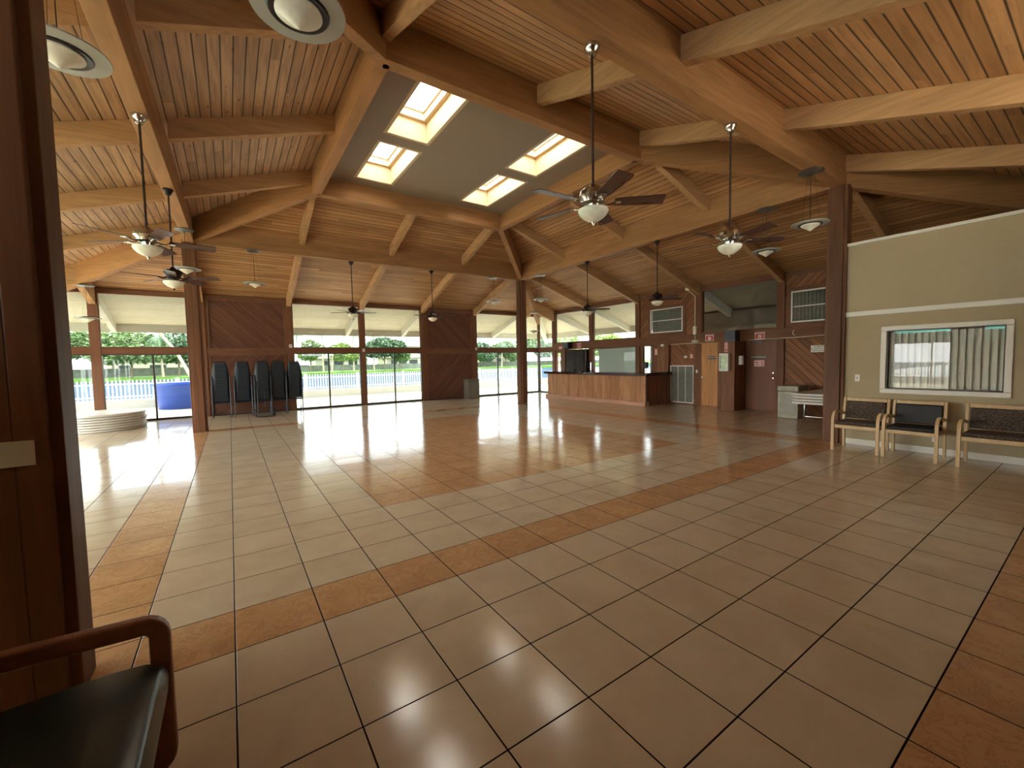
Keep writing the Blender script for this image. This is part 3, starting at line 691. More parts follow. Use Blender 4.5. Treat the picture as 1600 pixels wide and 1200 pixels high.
# camera box on dark column
tag(MB().box(-.05, 0, -.05, .05, -.04, .04).make('junction_box', 'whitemetal', loc=(WE-.19, 6.33, 2.02), bevel=.008), 'small white box at the top of the dark boxed column', 'junction box')
# surface cable
tag(MB().tube([(WE-.11, 6.20, 2.03), (WE-.11, 5.5, 2.045), (WE-.11, 4.9, 2.035)], .008, 6).make('surface_cable', 'cream', smooth=True), 'pale surface cable running above the grille to the orange door', 'cable')
tag(MB().tube([(WE-.11, 3.5, 2.055), (WE-.11, 2.8, 2.06), (WE-.11, 2.1, 2.07), (WE-.115, 1.6, 2.09), (WE-.11, .9, 2.10), (WE-.11, .45, 2.10)], .009, 6).make('surface_cable', 'cream', smooth=True), 'pale surface cable running above the maintenance door to the post', 'cable')
tag(MB().tube([(WE-.115, 2.25, 2.12), (WE-.115, 2.3, 2.15), (WE-.115, 2.31, 2.22), (WE-.115, 2.27, 2.27)], .010, 6).make('cable_hook', 'cream', smooth=True), 'small curled pale hook on the transom above the slanted boards', 'hook')
# return-air grille
s_ = empty('air_return_grille', (WE-.035, 5.68, .04), label='tall grey three-panel filter grille in a white frame right of the bar', cat='grille')
m = MB(); m.box(-.03, 0, -.44, .44, 0, .035); m.box(-.03, 0, -.44, .44, 1.24, 1.275); m.box(-.03, 0, -.44, -.41, .035, 1.24); m.box(-.03, 0, .41, .44, .035, 1.24); m.box(-.025, 0, -.15, -.13, .035, 1.24); m.box(-.025, 0, .13, .15, .035, 1.24)
m.make('frame', 'whitemetal', s_, bevel=.003); MB().box(-.012, 0, -.41, .41, .035, 1.24).make('filter', 'filter', s_)
s_ = tag(MB().box(-.02, 0, -.055, .055, -.035, .035).make('thermostat', 'whitemetal', loc=(WE-.03, 5.55, 1.60), bevel=.006), 'small white thermostat above the tall grey grille', 'thermostat')
MB().box(-.024, -.02, -.02, .02, -.012, .015).make('display', 'bind', s_)
s_ = tag(MB().box(-.02, 0, -.05, .05, -.07, .07).make('wall_intercom', 'pink', loc=(WE-.03, 5.33, 1.62), bevel=.006), 'pale squarish wall box right of the thermostat', 'control box')
s_ = tag(MB().box(-.008, 0, -.03, .03, -.05, .05).make('switch_plate', 'whitemetal', loc=(WE-.10, 5.10, 1.12), bevel=.002), 'white switch plate on the narrow post left of the orange door', 'switch')
MB().box(-.016, -.008, -.006, .006, -.012, .012).make('toggle', 'whitemetal', s_)
# payphone on the bar window post
s_ = empty('wall_telephone', (WE-.12, Y1, 1.30), label='black wall telephone with chrome handset on the bar window post', cat='telephone')
MB().box(-.05, 0, -.07, .07, -.2, .16).make('body', 'chrome', s_, bevel=.01); MB().tube([(-.07, .05, .12), (-.10, .05, .06), (-.10, .05, -.02), (-.07, .05, -.08)], .022).make('handset', 'black', s_, True)
s_ = tag(MB().box(-.06, .06, -.07, .07, 0, .22).make('small_speaker', 'black', loc=(WE-.25, 7.0, 1.22), bevel=.01), 'small black box in front of the narrow bar window', 'box')
MB().tube([(0, 0, -.16), (0, 0, 0)], .012).make('stand', 'black', s_)

# ------------------------------------------------------------------ bar
bar = empty('bar_counter', (11.3, 8.6, 0), label='long L-shaped wooden bar counter with glossy dark top', cat='bar')
BX, BY = 11.3-11.3, 0
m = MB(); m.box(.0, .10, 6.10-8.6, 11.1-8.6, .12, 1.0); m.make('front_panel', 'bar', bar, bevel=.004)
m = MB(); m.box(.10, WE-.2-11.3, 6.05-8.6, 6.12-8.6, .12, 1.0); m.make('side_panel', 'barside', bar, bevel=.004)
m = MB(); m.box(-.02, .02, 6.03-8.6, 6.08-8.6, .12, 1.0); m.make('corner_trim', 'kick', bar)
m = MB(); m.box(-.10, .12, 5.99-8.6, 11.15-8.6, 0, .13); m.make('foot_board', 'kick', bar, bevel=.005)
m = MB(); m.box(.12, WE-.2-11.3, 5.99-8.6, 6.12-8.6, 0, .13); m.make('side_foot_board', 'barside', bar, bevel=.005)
m = MB(); m.box(-.13, .42, 5.93-8.6, 11.2-8.6, 1.0, 1.10); m.box(.42, WE-.20-11.3, 5.93-8.6, 6.11-8.6, 1.0, 1.10); m.make('counter_top', 'bartop', bar, bevel=.012)
m = MB(); m.box(-.14, -.13, 5.95-8.6, 11.2-8.6, 1.01, 1.09); m.make('worn_edge', 'bartop', bar)

# ------------------------------------------------------------------ west and south walls (mostly beside / behind the viewer)
wp = [WS, Y0, UY0, 5.068, UY1, Y1, Y1+MOD]
for y in wp[1:]: wall_post(WW, y)
rail('y', WW, WS, WN, TZ0, TZ1, 'trim_west_transom'); rail('y', WW, WS, WN, HEAD, DW, 'trim_west_head')
for a, b_ in zip(wp, wp[1:]+[WN]):
    a2, b2 = a+h, b_-h
    window('y', WW, a2, b2, TZ1, HEAD, fr=.03)
    if a == WS: panel('wall_west_light_block', 'y', WW, a2, b2, 0, TZ0, 'ed1'); continue  # unseen solid panel added to keep daylight off the near post
    window('y', WW, a2, b2, .03, TZ0, fr=.03, mull=((b2-a2)/2,), mat='bronze')
sp = [WW, X0-MOD, X0, UX0, (UX0+UX1)/2, UX1, X1, X1+MOD]
for x in sp: wall_post(x, WS)
rail('x', WS, WW, WE, TZ0, TZ1, 'trim_south_transom'); rail('x', WS, WW, WE, HEAD, DW, 'trim_south_head')
SOUTH_FILL_GLASS = (4,)  # unseen high window added in this bay to brighten the near side
for i, (a, b_) in enumerate(zip(sp, sp[1:]+[WE])):
    a2, b2 = a+h, b_-h
    if i in SOUTH_FILL_GLASS:
        window('x', WS, a2, b2, TZ1, HEAD, fr=.03); panel('wall_south', 'x', WS, a2, b2, 0, TZ0, 'nd1')
    else:
        panel('wall_south', 'x', WS, a2, b2, 0, TZ0, 'nd1'); panel('wall_south', 'x', WS, a2, b2, TZ1, HEAD, 'nd2')

# ------------------------------------------------------------------ beige partition on the right
BXW = 9.10; BT = 3.46
WY0, WY1, WZ0, WZ1 = -1.80, -.52, 1.00, 1.96
m = MB()
m.box(BXW, BXW+.12, WS+.09, WY0, 0, BT); m.box(BXW, BXW+.12, WY1, Y0-.10, 0, BT); m.box(BXW, BXW+.12, WY0, WY1, 0, WZ0); m.box(BXW, BXW+.12, WY0, WY1, WZ1, BT)
structure(m.make('wall_beige_right', 'beige'))
structure(MB().box(BXW-.04, BXW+.16, WS+.09, Y0-.10, BT, BT+.05).make('trim_beige_cap', 'white', bevel=.005))
structure(MB().box(BXW-.025, BXW, WS+.09, Y0-.10, 2.24, 2.32).make('trim_beige_rail', 'white', bevel=.006))
structure(MB().box(BXW-.02, BXW, WS+.09, Y0-.10, 0, .10).make('baseboard_right', 'white', bevel=.005))
WINN[0] += 1
e = empty('window_%d' % WINN[0], (BXW, (WY0+WY1)/2, WZ0), kind='structure', label='white framed interior window with vertical blinds in the beige wall')
L = WY1-WY0; H = WZ1-WZ0; q = .075
m = MB(); m.box(-.03, .0, -L/2-q, L/2+q, -q, 0); m.box(-.03, .0, -L/2-q, L/2+q, H, H+q); m.box(-.03, .0, -L/2-q, -L/2, 0, H); m.box(-.03, .0, L/2, L/2+q, 0, H)
m.make('window_frame', 'white', e, bevel=.01)
m = MB(); m.box(0, .11, -L/2, L/2, 0, .015); m.box(0, .11, -L/2, L/2, H-.015, H); m.box(0, .11, -L/2, -L/2+.015, 0, H); m.box(0, .11, L/2-.015, L/2, 0, H); m.make('window_reveal', 'bronze', e)
MB().box(.012, .02, -L/2+.015, L/2-.015, .015, H-.015).make('glass_pane', 'glass', e)
m = MB(); n = 16
for i in range(n):
    y = -L/2+(i+.5)*L/n; m.hexa([(.040, y-.046, .02), (.085, y+.046, .02), (.088, y+.046, .02), (.043, y-.046, .02)], [(.040, y-.046, H-.03), (.085, y+.046, H-.03), (.088, y+.046, H-.03), (.043, y-.046, H-.03)])
m.make('vertical_blind', 'blindg', e)
structure(MB().box(BXW+.12, BXW+3.5, WS+.09, WS+.2, 0, BT).make('wall_office_back', 'beige'))
s_ = tag(MB().box(-.008, 0, -.035, .035, -.06, .06).make('switch_plate', 'whitemetal', loc=(BXW, -.14, 1.17), bevel=.002), 'white switch plate on the beige wall near the post', 'switch')
MB().box(-.016, -.008, -.006, .006, -.014, .014).make('toggle', 'bind', s_)
s_ = tag(MB().box(-.008, 0, -.035, .035, -.05, .05).make('outlet_plate', 'whitemetal', loc=(BXW, -1.13, .24), bevel=.002), 'white outlet plate low on the beige wall between chairs', 'outlet')
# partition left of the near post, with cover plate
structure(MB().box(WW+.1, -.91, .13, .25, 0, 2.4).make('wall_partition_left', 'beige'))
s_ = tag(MB().box(-.10, .10, -.008, 0, -.057, .057).make('cover_plate', 'plastic_white', loc=(-.80, .04, 1.215), bevel=.003), 'wide blank cover plate on the dark near post', 'plate')

# ------------------------------------------------------------------ ceiling fans
def fan(metal, label, loc, rz, name='ceiling_fan'):
    e = empty(name, loc, rz, label, 'ceiling fan', 'ceiling fans')
    m = MB(); m.lathe([(0, 0), (.072, 0), (.074, -.02), (.06, -.045), (.045, -.06), (.04, -.09), (.022, -.10), (0, -.10)], 24); m.make('canopy', metal, e, True)
    MB().tube([(0, 0, -.09), (0, 0, -1.33)], .013, 10).make('downrod', 'rod', e, True)
    m = MB(); m.lathe([(0, -1.27), (.03, -1.28), (.05, -1.31), (.10, -1.325), (.128, -1.35), (.132, -1.39), (.11, -1.42), (.10, -1.45), (.065, -1.47), (.06, -1.50), (0, -1.50)], 28); m.make('motor', metal, e, True)
    for k in range(5):
        a = 2*PI*k/5
        bl = MB(); n = 6; vs = []; t = .006; tw = -math.radians(12)
        prof = [(.20, .05), (.24, .062), (.40, .068), (.58, .075), (.655, .076), (.665, .06)]
        for x, hw in prof:
            for sy in (-1, 1):
                for sz in (-1, 1): vs.append((x, sy*hw*math.cos(tw), sy*hw*math.sin(tw)+sz*t/2))
        fs = []
        for i in range(len(prof)-1):
            a0, b0 = i*4, (i+1)*4
            fs += [(a0, a0+2, b0+2, b0), (a0+1, b0+1, b0+3, a0+3), (a0, b0, b0+1, a0+1), (a0+2, a0+3, b0+3, b0+2)]
        fs += [(0, 1, 3, 2), (20, 22, 23, 21)]
        bl.add(vs, fs); bo = bl.make('blade', 'blade', e, loc=(0, 0, -1.45), rot=(0, 0, a))
        ir = MB(); ir.tube([(.09, 0, .0), (.13, .0, -.02), (.17, .0, -.02), (.21, 0, -.005)], .012, 6); ir.box(.19, .26, -.035, .035, -.010, -.004)
        ir.make('blade_iron', metal, bo, True)
    m = MB(); m.lathe([(.0, -1.50), (.07, -1.50), (.142, -1.515), (.145, -1.53), (.13, -1.56), (.10, -1.59), (.06, -1.615), (.02, -1.63), (0, -1.632)], 28); m.make('light_bowl', 'bowl', e, True)
    m = MB(); m.lathe([(0, -1.625), (.018, -1.63), (.012, -1.645), (.008, -1.66), (0, -1.665)], 12); m.make('finial', metal, e, True)
    return e
FX = [4.266-1.22, 4.266+1.22]; FY = [5.068-1.22, 5.068+1.22]
f1 = fan('nickel', 'nearest nickel ceiling fan with white bowl, hung from the near ring beam', (FX[0]-.03, Y0, H1), math.radians(32))
copy_tree(f1, (FX[1], Y0, H1), math.radians(34), 'nickel ceiling fan with brown blades in front of the bar side, near ring beam')
copy_tree(f1, (-.69, FY[0], H1), math.radians(4), 'nickel ceiling fan on the left ring beam above the round tables')
f4 = fan('bronzefan', 'dark ceiling fan in front of the far left post', (-.66, FY[1], H1), math.radians(54))
copy_tree(f4, (FX[0]+.05, Y1, H1), math.radians(70), 'dark ceiling fan before the first wide window of the lake wall')
copy_tree(f4, (FX[1]+.1, Y1, H1), math.radians(38), 'dark ceiling fan before the second wide window of the lake wall')
copy_tree(f4, (X1, FY[1]+.2, H1), math.radians(24), 'dark ceiling fan hanging over the left half of the bar')
copy_tree(f4, (X1, FY[0]+.15, H1), math.radians(43), 'dark ceiling fan hanging by the white-framed high window right of the bar')

# ------------------------------------------------------------------ pendant lights
def pendant(loc, label, drop=.90):
    e = empty('pendant_light', loc, 0, label, 'pendant light', 'saucer pendant lights')
    m = MB(); m.lathe([(0, 0), (.19, 0), (.20, -.012), (.17, -.03), (.05, -.035), (0, -.035)], 28); m.make('canopy', 'canopymetal', e, True)
    m = MB()
    for k in range(3):
        a = 2*PI*k/3+.4; m.tube([(.05*math.cos(a), .05*math.sin(a), -.03), (.15*math.cos(a), .15*math.sin(a), -drop+.02)], .0018, 5)
    m.tube([(0, 0, -.03), (0, 0, -drop+.03)], .004, 6); m.make('suspension_wires', 'black', e)
    m = MB(); m.lathe([(.175, -drop), (.29, -drop+.006), (.292, -drop), (.29, -drop-.006), (.175, -drop-.012), (.175, -drop)], 40); m.make('glass_ring', 'ring', e, True)
    m = MB(); m.lathe([(0, -drop+.05), (.10, -drop+.045), (.175, -drop+.022), (.196, -drop-.006), (.18, -drop-.022), (.135, -drop-.014), (0, -drop-.008)], 36); m.make('lamp_body', 'black', e, True)
    m = MB(); m.lathe([(.142, -drop-.012), (.144, -drop-.028), (.10, -drop-.056), (.05, -drop-.090), (.012, -drop-.116), (0, -drop-.120)], 36); m.make('light_cone', 'bowl', e, True)
    e.scale = (.9, .9, .93)
    return e
q = 1.22
p0 = pendant((.49, .11, H1), 'large close saucer pendant at the top of the picture beside the skylit ceiling')
for loc, lab in (((-.79, 1.32, H1), 'saucer pendant partly hidden by the dark near post'), ((X1-q, Y0, H1), 'saucer pendant hanging just left of the beige wall post'),
                 ((X1, Y0+q, H1), 'saucer pendant behind the right nickel fan'), ((-.62, Y1-q, H1), 'saucer pendant beside the blades of the far left dark fan'),
                 ((X0+q+.08, Y1, H1), 'saucer pendant in front of the slanted board panel above the stacked chairs'), ((X1-q, Y1, H1), 'saucer pendant left of the centre far post'),
                 ((X1, Y1-q+.05, H1), 'saucer pendant right of the centre far post'), ((-2.93, Y1+MOD, 3.735), 'saucer pendant hanging low before the far left windows'),
                 ((X1+MOD, Y1+MOD, 3.735), 'saucer pendant seen close to the far glass corner')):
    copy_tree(p0, loc, 0, lab)

# ------------------------------------------------------------------ guest chairs
def arc(cx, cy, r, a0, a1, n=6):
    return [(cx+r*math.cos(math.radians(a0+(a1-a0)*i/n)), cy+r*math.sin(math.radians(a0+(a1-a0)*i/n))) for i in range(n+1)]
def guest_chair(loc, rz, label, fab, w_=.58, name='guest_chair'):
    e = empty(name, loc, rz, label, 'chair', 'guest chairs along the beige wall'); hw = w_/2
    for sx in (-1, 1):
        xa = sx*hw-.02; path = [(-.27, 0), (-.275, .3), (-.272, .50)] + arc(-.272+.13, .50, .13, 180, 95, 6) + [(-.05, .628), (.10, .60), (.20, .575)]
        MB().ribbon(path, .035, xa, xa+.04).make('arm', 'maple', e, bevel=.006)
        MB().ribbon([(.24, 0), (.215, .25), (.21, .45), (.235, .65), (.27, .84)], .042, xa+.002, xa+.038).make('leg', 'maple', e, bevel=.006)
    MB().box(-hw+.02, hw-.02, -.28, -.245, .375, .43).make('front_rail', 'maple', e, bevel=.006)
    m = MB(); m.box(-hw+.02, hw-.02, .245, .28, .79, .845); m.make('top_rail', 'maple', e, bevel=.008)
    m = MB(); m.box(-hw+.02, -hw+.04, -.25, .21, .37, .42); m.box(hw-.04, hw-.02, -.25, .21, .37, .42); m.make('side_rail', 'maple', e)
    MB().box(-hw+.025, hw-.025, -.262, .20, .425, .485).make('seat', fab, e, bevel=.025, seg=3)
    m = MB(); z0, z1 = .50, .79
    m.hexa([(-hw+.03, .185, z0), (hw-.03, .185, z0), (hw-.03, .235, z0), (-hw+.03, .235, z0)], [(-hw+.03, .225, z1), (hw-.03, .225, z1), (hw-.03, .275, z1), (-hw+.03, .275, z1)])
    m.make('backrest', fab, e, bevel=.015, seg=3)
    return e
guest_chair((8.60, -.34, 0), -PI/2, 'wood armed chair with patterned fabric beside the wall post', 'woven')
guest_chair((8.60, -.99, 0), -PI/2, 'wood armed chair with plain black seat, middle of the beige wall', 'vinylblack')
guest_chair((8.58, -1.83, 0), -PI/2, 'wood armed chair with patterned fabric at the right edge, wider seat', 'woven', .66)
# sled-frame lounge chair close to the viewer (faces east)
e = empty('lounge_chair', (-.50, -1.12, 0), PI/2, 'dark green vinyl lounge chair with brown wood loop arms beside the near post', 'chair')
hw = .46
for sx in (-1, 1):
    xa = sx*hw-.022
    ya, yb, za, zb, r = -.275, .36, .035, .605, .05
    path = arc(ya+r, za+r, r, 180, 270, 5)+arc(yb-r, za+r, r, 270, 360, 5)+arc(yb-r, zb-r+.01, r, 0, 90, 5)+[(.1, zb+.012)]+arc(ya+r, zb-r, r, 90, 180, 5)
    MB().ribbon(path, .065, xa, xa+.045, closed=True).make('loop_arm', 'walnut', e, bevel=.01, seg=3)
MB().box(-hw+.025, hw-.025, -.20, .36, .30, .36).make('seat_frame', 'walnut', e, bevel=.006)
m = MB(); n = 14; vs = []
pr_ = [(-.262, .28), (-.292, .34), (-.300, .41), (-.280, .450), (-.235, .472), (-.14, .480), (.1, .47), (.30, .462), (.34, .452), (.34, .37), (-.25, .29)]
for i in range(n+1):
    x = -hw+.03+(2*hw-.06)*i/n; cr_ = .012*math.sin(PI*i/n)
    vs += [(x, y, z+(cr_ if z > .42 else 0)) for y, z in pr_]
fs = []; kk = len(pr_)
for i in range(n):
    for j in range(kk): fs.append((i*kk+j, i*kk+(j+1) % kk, (i+1)*kk+(j+1) % kk, (i+1)*kk+j))
fs += [tuple(range(kk)), tuple(reversed(range(n*kk, (n+1)*kk)))]
m.add(vs, fs).make('seat', 'vinylgreen', e, True, bevel=.008)
m = MB(); m.hexa([(-hw+.03, .30, .47), (hw-.03, .30, .47), (hw-.03, .38, .45), (-hw+.03, .38, .45)], [(-hw+.03, .40, .86), (hw-.03, .40, .86), (hw-.03, .48, .85), (-hw+.03, .48, .85)])
m.make('backrest', 'vinylgreen', e, bevel=.03, seg=3)

# ------------------------------------------------------------------ stacked chairs
def stack_chair(name='stacking_chair'):
    e = empty(name, (0, 0, 0), 0, '', 'chair')
    m = MB(); hw = .225
    for sx in (-1, 1):
        m.tube([(sx*hw, .26, 0), (sx*hw, .22, .40), (sx*hw, .18, .43), (sx*hw, -.16, .43), (sx*hw, -.21, .40), (sx*(hw+.005), -.25, 0)], .011, 6)
        m.tube([(sx*hw, -.17, .43), (sx*(hw-.03), -.20, .55), (sx*(hw-.05), -.235, .70), (sx*(hw-.08), -.26, .84), (sx*(hw-.11), -.262, .865), (0, -.262, .868)], .011, 6)
    m.make('frame', 'blackmetal', e, True)
    MB().box(-.215, .215, -.18, .22, .435, .475).make('seat', 'vinylnavy', e, bevel=.015)
    m = MB(); pf = [(.175, .50), (.175, .60), (.165, .70), (.145, .79), (.125, .845)]
    vs = []
    for hw_, z in pf:
        y = -.205-(z-.5)*.16
        vs += [(-hw_, y-.018, z), (hw_, y-.018, z), (hw_, y+.018, z), (-hw_, y+.018, z)]
    fs = [(3, 2, 1, 0), (16, 17, 18, 19)]
    for i in range(4):
        for j in range(4): fs.append((i*4+j, i*4+(j+1) % 4, i*4+4+(j+1) % 4, i*4+4+j))
    m.add(vs, fs).make('backrest', 'vinylnavy', e, bevel=.01)
    return e
proto = stack_chair(); first = True
ordw = ['bottom', 'second', 'third', 'fourth', 'fifth', 'sixth', 'seventh', 'eighth', 'ninth', 'tenth', 'eleventh', 'top']
stk = [(-.20, 12.95, 'leftmost stack, next to the far left post'), (.36, 12.90, 'stack left of the hand truck'), (.88, 12.75, 'stack behind the hand truck'), (1.32, 12.90, 'stack right of the hand truck'), (1.80, 13.0, 'rightmost stack, next to the window')]
for x, y, lab in stk:
    for k in range(12):
        l = 'dark stacking chair, %s, %s' % (ordw[k]+(' one' if k in (0, 11) else ' from bottom'), lab)
        loc = (x, y-.010*k, k*.078)
        if first: proto.location = loc; proto['label'] = l; proto['group'] = 'stacked dark chairs'; first = False
        else: copy_tree(proto, loc, 0, l)
# hand truck
e = empty('hand_truck', (.90, 12.18, 0), label='dark metal hand truck standing before the middle chair stack', cat='hand truck')
m = MB()
for sx in (-1, 1): m.tube([(sx*.19, -.02, .05), (sx*.19, .0, .9), (sx*.20, .04, 1.05), (sx*.23, .09, 1.12)], .014, 8)
m.make('frame', 'blackmetal', e, True)
m = MB()
for z in (.28, .55, .82): m.tube([(-.19, 0, z), (.19, 0, z)], .010, 6)
m.tube([(0, 0, .28), (0, 0, .82)], .008, 6); m.make('crossbars', 'blackmetal', e, True)
MB().box(-.2, .2, -.20, .02, .015, .03).make('toe_plate', 'blackmetal', e)
for sx in (-1, 1): MB().lathe([(.02, -.025), (.11, -.025), (.12, 0), (.11, .025), (.02, .025), (.02, -.025)], 20).make('wheel', 'black', e, True, loc=(sx*.24, .06, .12), rot=(0, PI/2, 0))

# ------------------------------------------------------------------ stacked round tables
for k in range(7):
    e = empty('round_folding_table', (-2.82+.02*math.sin(k*2.1), 12.28+.02*math.cos(k*1.7), .005+k*.063), label='grey-white round folding table, %s of the floor stack' % (['bottom one', 'second from bottom', 'third from bottom', 'middle one', 'third from top', 'second from top', 'top one'][k]), cat='table', group='round folding tables stacked flat')
    m = MB(); m.lathe([(0, .02), (.86, .02), (.885, .0), (.905, .005), (.91, .03), (.90, .05), (.875, .055), (0, .055)], 64); m.make('tabletop', 'plastic_white', e, True)
    m = MB(); m.lathe([(.80, .0), (.86, .0), (.86, .02), (.80, .02), (.80, .0)], 48); m.make('underside_rim', 'plastic_rim', e, True)
# folding rectangular tables behind the right post
e = empty('folding_table', (10.68, .76, 0), label='standing white folding table with grey legs carrying flat tables, behind the right post', cat='table')
MB().box(-.92, .92, -.38, .38, .575, .625).make('tabletop', 'plastic_white', e, bevel=.015)
for sx in (-1, 1):
    m = MB()
    for sy in (-.22, .22):
        m.tube([(sx*.70, sy, .575), (sx*.72, sy, .25), (sx*.84, sy*1.25, .06), (sx*.86, sy*1.3, .012)], .014, 8)
    m.tube([(sx*.71, -.22, .30), (sx*.71, .22, .30)], .01, 6); m.make('leg', 'chrome', e, True)
for k in range(3):
    e = empty('folded_table', (10.68+.015*(k % 2), .76+.01*k, .626+k*.058), label='white folding table lying flat, %s of three on the standing table' % ('lowest', 'middle', 'topmost')[k], cat='table', group='folded tables on the standing table')
    MB().box(-.92, .92, -.38, .38, .012, .055).make('tabletop', 'plastic_white', e, bevel=.015); MB().box(-.85, .85, -.30, .30, 0, .012).make('folded_legs', 'plastic_rim', e)

# ------------------------------------------------------------------ bins
e = empty('trash_bin', (11.90, 1.96, 0), label='sage grey square trash bin by the maintenance door', cat='trash bin')
MB().box(-.29, .29, -.22, .24, .0, .68).make('body', 'bin', e, bevel=.02); MB().box(-.30, .30, -.23, .25, .685, .82).make('lid', 'bin', e, bevel=.025)
MB().box(-.298, -.29, -.17, .19, .08, .62).make('front_panel', 'bind', e, bevel=.003)
MB().box(-.306, -.30, -.15, .17, .70, .76).make('flap', 'bind', e, bevel=.003)
e = empty('trash_bin', (8.62, 13.0, 0), label='olive grey trash bin before the board panel left of the centre post', cat='trash bin')
MB().box(-.27, .27, -.22, .22, .0, .72).make('body', 'olive', e, bevel=.02); MB().box(-.28, .28, -.23, .23, .725, .82).make('lid', 'olive', e, bevel=.02)
# small wall plates
for x, z in ((UX0, 2.24), ((UX0+UX1)/2+.02, 2.09), (X1+.04, 2.14)):
    tag(MB().box(-.05, .05, -.02, 0, -.06, .06).make('wall_sensor', 'plastic_white', loc=(x, WN-.085, z), bevel=.006), {0: 'small grey box on the post right of the stacked chairs', 1: 'small grey box on the post between the wide windows', 2: 'small grey box on the post right of the second board panel'}[[UX0, (UX0+UX1)/2+.02, X1+.04].index(x)], 'wall box')

# ------------------------------------------------------------------ outside: low wall, fence, tub, awning
structure(MB().box(-14, 18.7, 19.5, 19.75, -.1, .34).make('wall_low_north', 'seawall', bevel=.02))
structure(MB().box(18.5, 18.75, -12, 19.75, -.1, .34).make('wall_low_east', 'seawall', bevel=.02))
structure(MB().box(-12.2, -12.0, -12, 19.75, -.1, .34).make('wall_low_west', 'seawall', bevel=.02))
def fence_section(name, L):
    e = empty(name, (0, 0, .34), 0, '', 'fence', 'white picket fence sections'); m = MB(); n = int(L/.122)
    for i in range(n):
        x = (i+.5)*L/n; m.box(x-.022, x+.022, -.012, .012, .03, .76)
    m.make('pickets', 'vinylfence', e); MB().box(0, L, -.02, .02, .58, .63).make('rail', 'vinylfence', e); MB().box(0, L, -.02, .02, .08, .13).make('rail', 'vinylfence', e)
    MB().box(-.05, .05, -.05, .05, 0, .80).make('post', 'vinylfence', e, bevel=.005)
    return e
fs_ = fence_section('picket_fence', 2.44); used = False
spots = [(-14+2.44*i, 19.62, 0, 'along the water') for i in range(13)]+[(18.62, 19.5-2.44*(i+1), PI/2, 'on the bar side of the deck') for i in range(6)]+[(-12.1, 19.5-2.44*(i+1), PI/2, 'on the left side of the deck') for i in range(9)]
nmw = ['first', 'second', 'third', 'fourth', 'fifth', 'sixth', 'seventh', 'eighth', 'ninth', 'tenth', 'eleventh', 'twelfth', 'thirteenth']
cnt = {}
for x, y, a, lab in spots:
    k = cnt.get(lab, 0); cnt[lab] = k+1
    l = 'white picket fence section %s, %s %s' % (lab, nmw[k], 'from the left' if a == 0 else 'from the water')
    if not used: fs_.location = (x, y, .34); fs_['label'] = l; used = True
    else: copy_tree(fs_, (x, y, .34), a, l)
e = empty('blue_tub', (-1.52, 18.45, -.04), label='large bright blue plastic tub outside the left sliding doors', cat='tub')
m = MB(); m.lathe([(0, 0), (.80, 0), (.82, .02), (.92, .90), (.95, .93), (.95, .99), (.89, .99), (.78, .06), (0, .06)], 48); m.make('body', 'blue', e, True)
e = empty('teal_awning', (-7.6, 4.5, 0), label='teal cloth awning on white posts outside the left windows', cat='awning')
MB().hexa([(-1.2, -5, 2.55), (1.0, -5, 2.25), (1.0, 5, 2.25), (-1.2, 5, 2.55)], [(-1.2, -5, 2.75), (1.0, -5, 2.45), (1.0, 5, 2.45), (-1.2, 5, 2.75)]).make('canopy', 'teal', e)
for y in (-4.8, 0, 4.8): MB().tube([(0, y, -.04), (0, y, 2.4)], .04).make('pole', 'whitemetal', e)
def deck_chair(x, y, rz, lab):
    e = empty('patio_chair', (x, y, -.04), rz, lab, 'patio chair', 'white patio chairs')
    m = MB()
    for i in range(9): m.box(-.26+i*.058, -.22+i*.058, .18, .21, .40, 1.0)
    m.make('backrest', 'vinylfence', e); MB().box(-.28, .28, -.28, .22, .38, .42).make('seat', 'vinylfence', e, bevel=.01)
    for sx in (-.25, .25):
        for sy in (-.25, .2): MB().box(sx-.02, sx+.02, sy-.02, sy+.02, 0, .38).make('leg', 'vinylfence', e)
deck_chair(-6.2, 3.6, PI/2, 'white slatted patio chair outside the left windows, nearer one'); deck_chair(-6.4, 5.2, PI/2+.3, 'white slatted patio chair outside the left windows, farther one')

structure(MB().box(14.6, 14.9, -8, 6.9, -.1, 3.16).make('wall_east_light_block', 'seawall'))  # wall added outside to block light and darken the east soffit
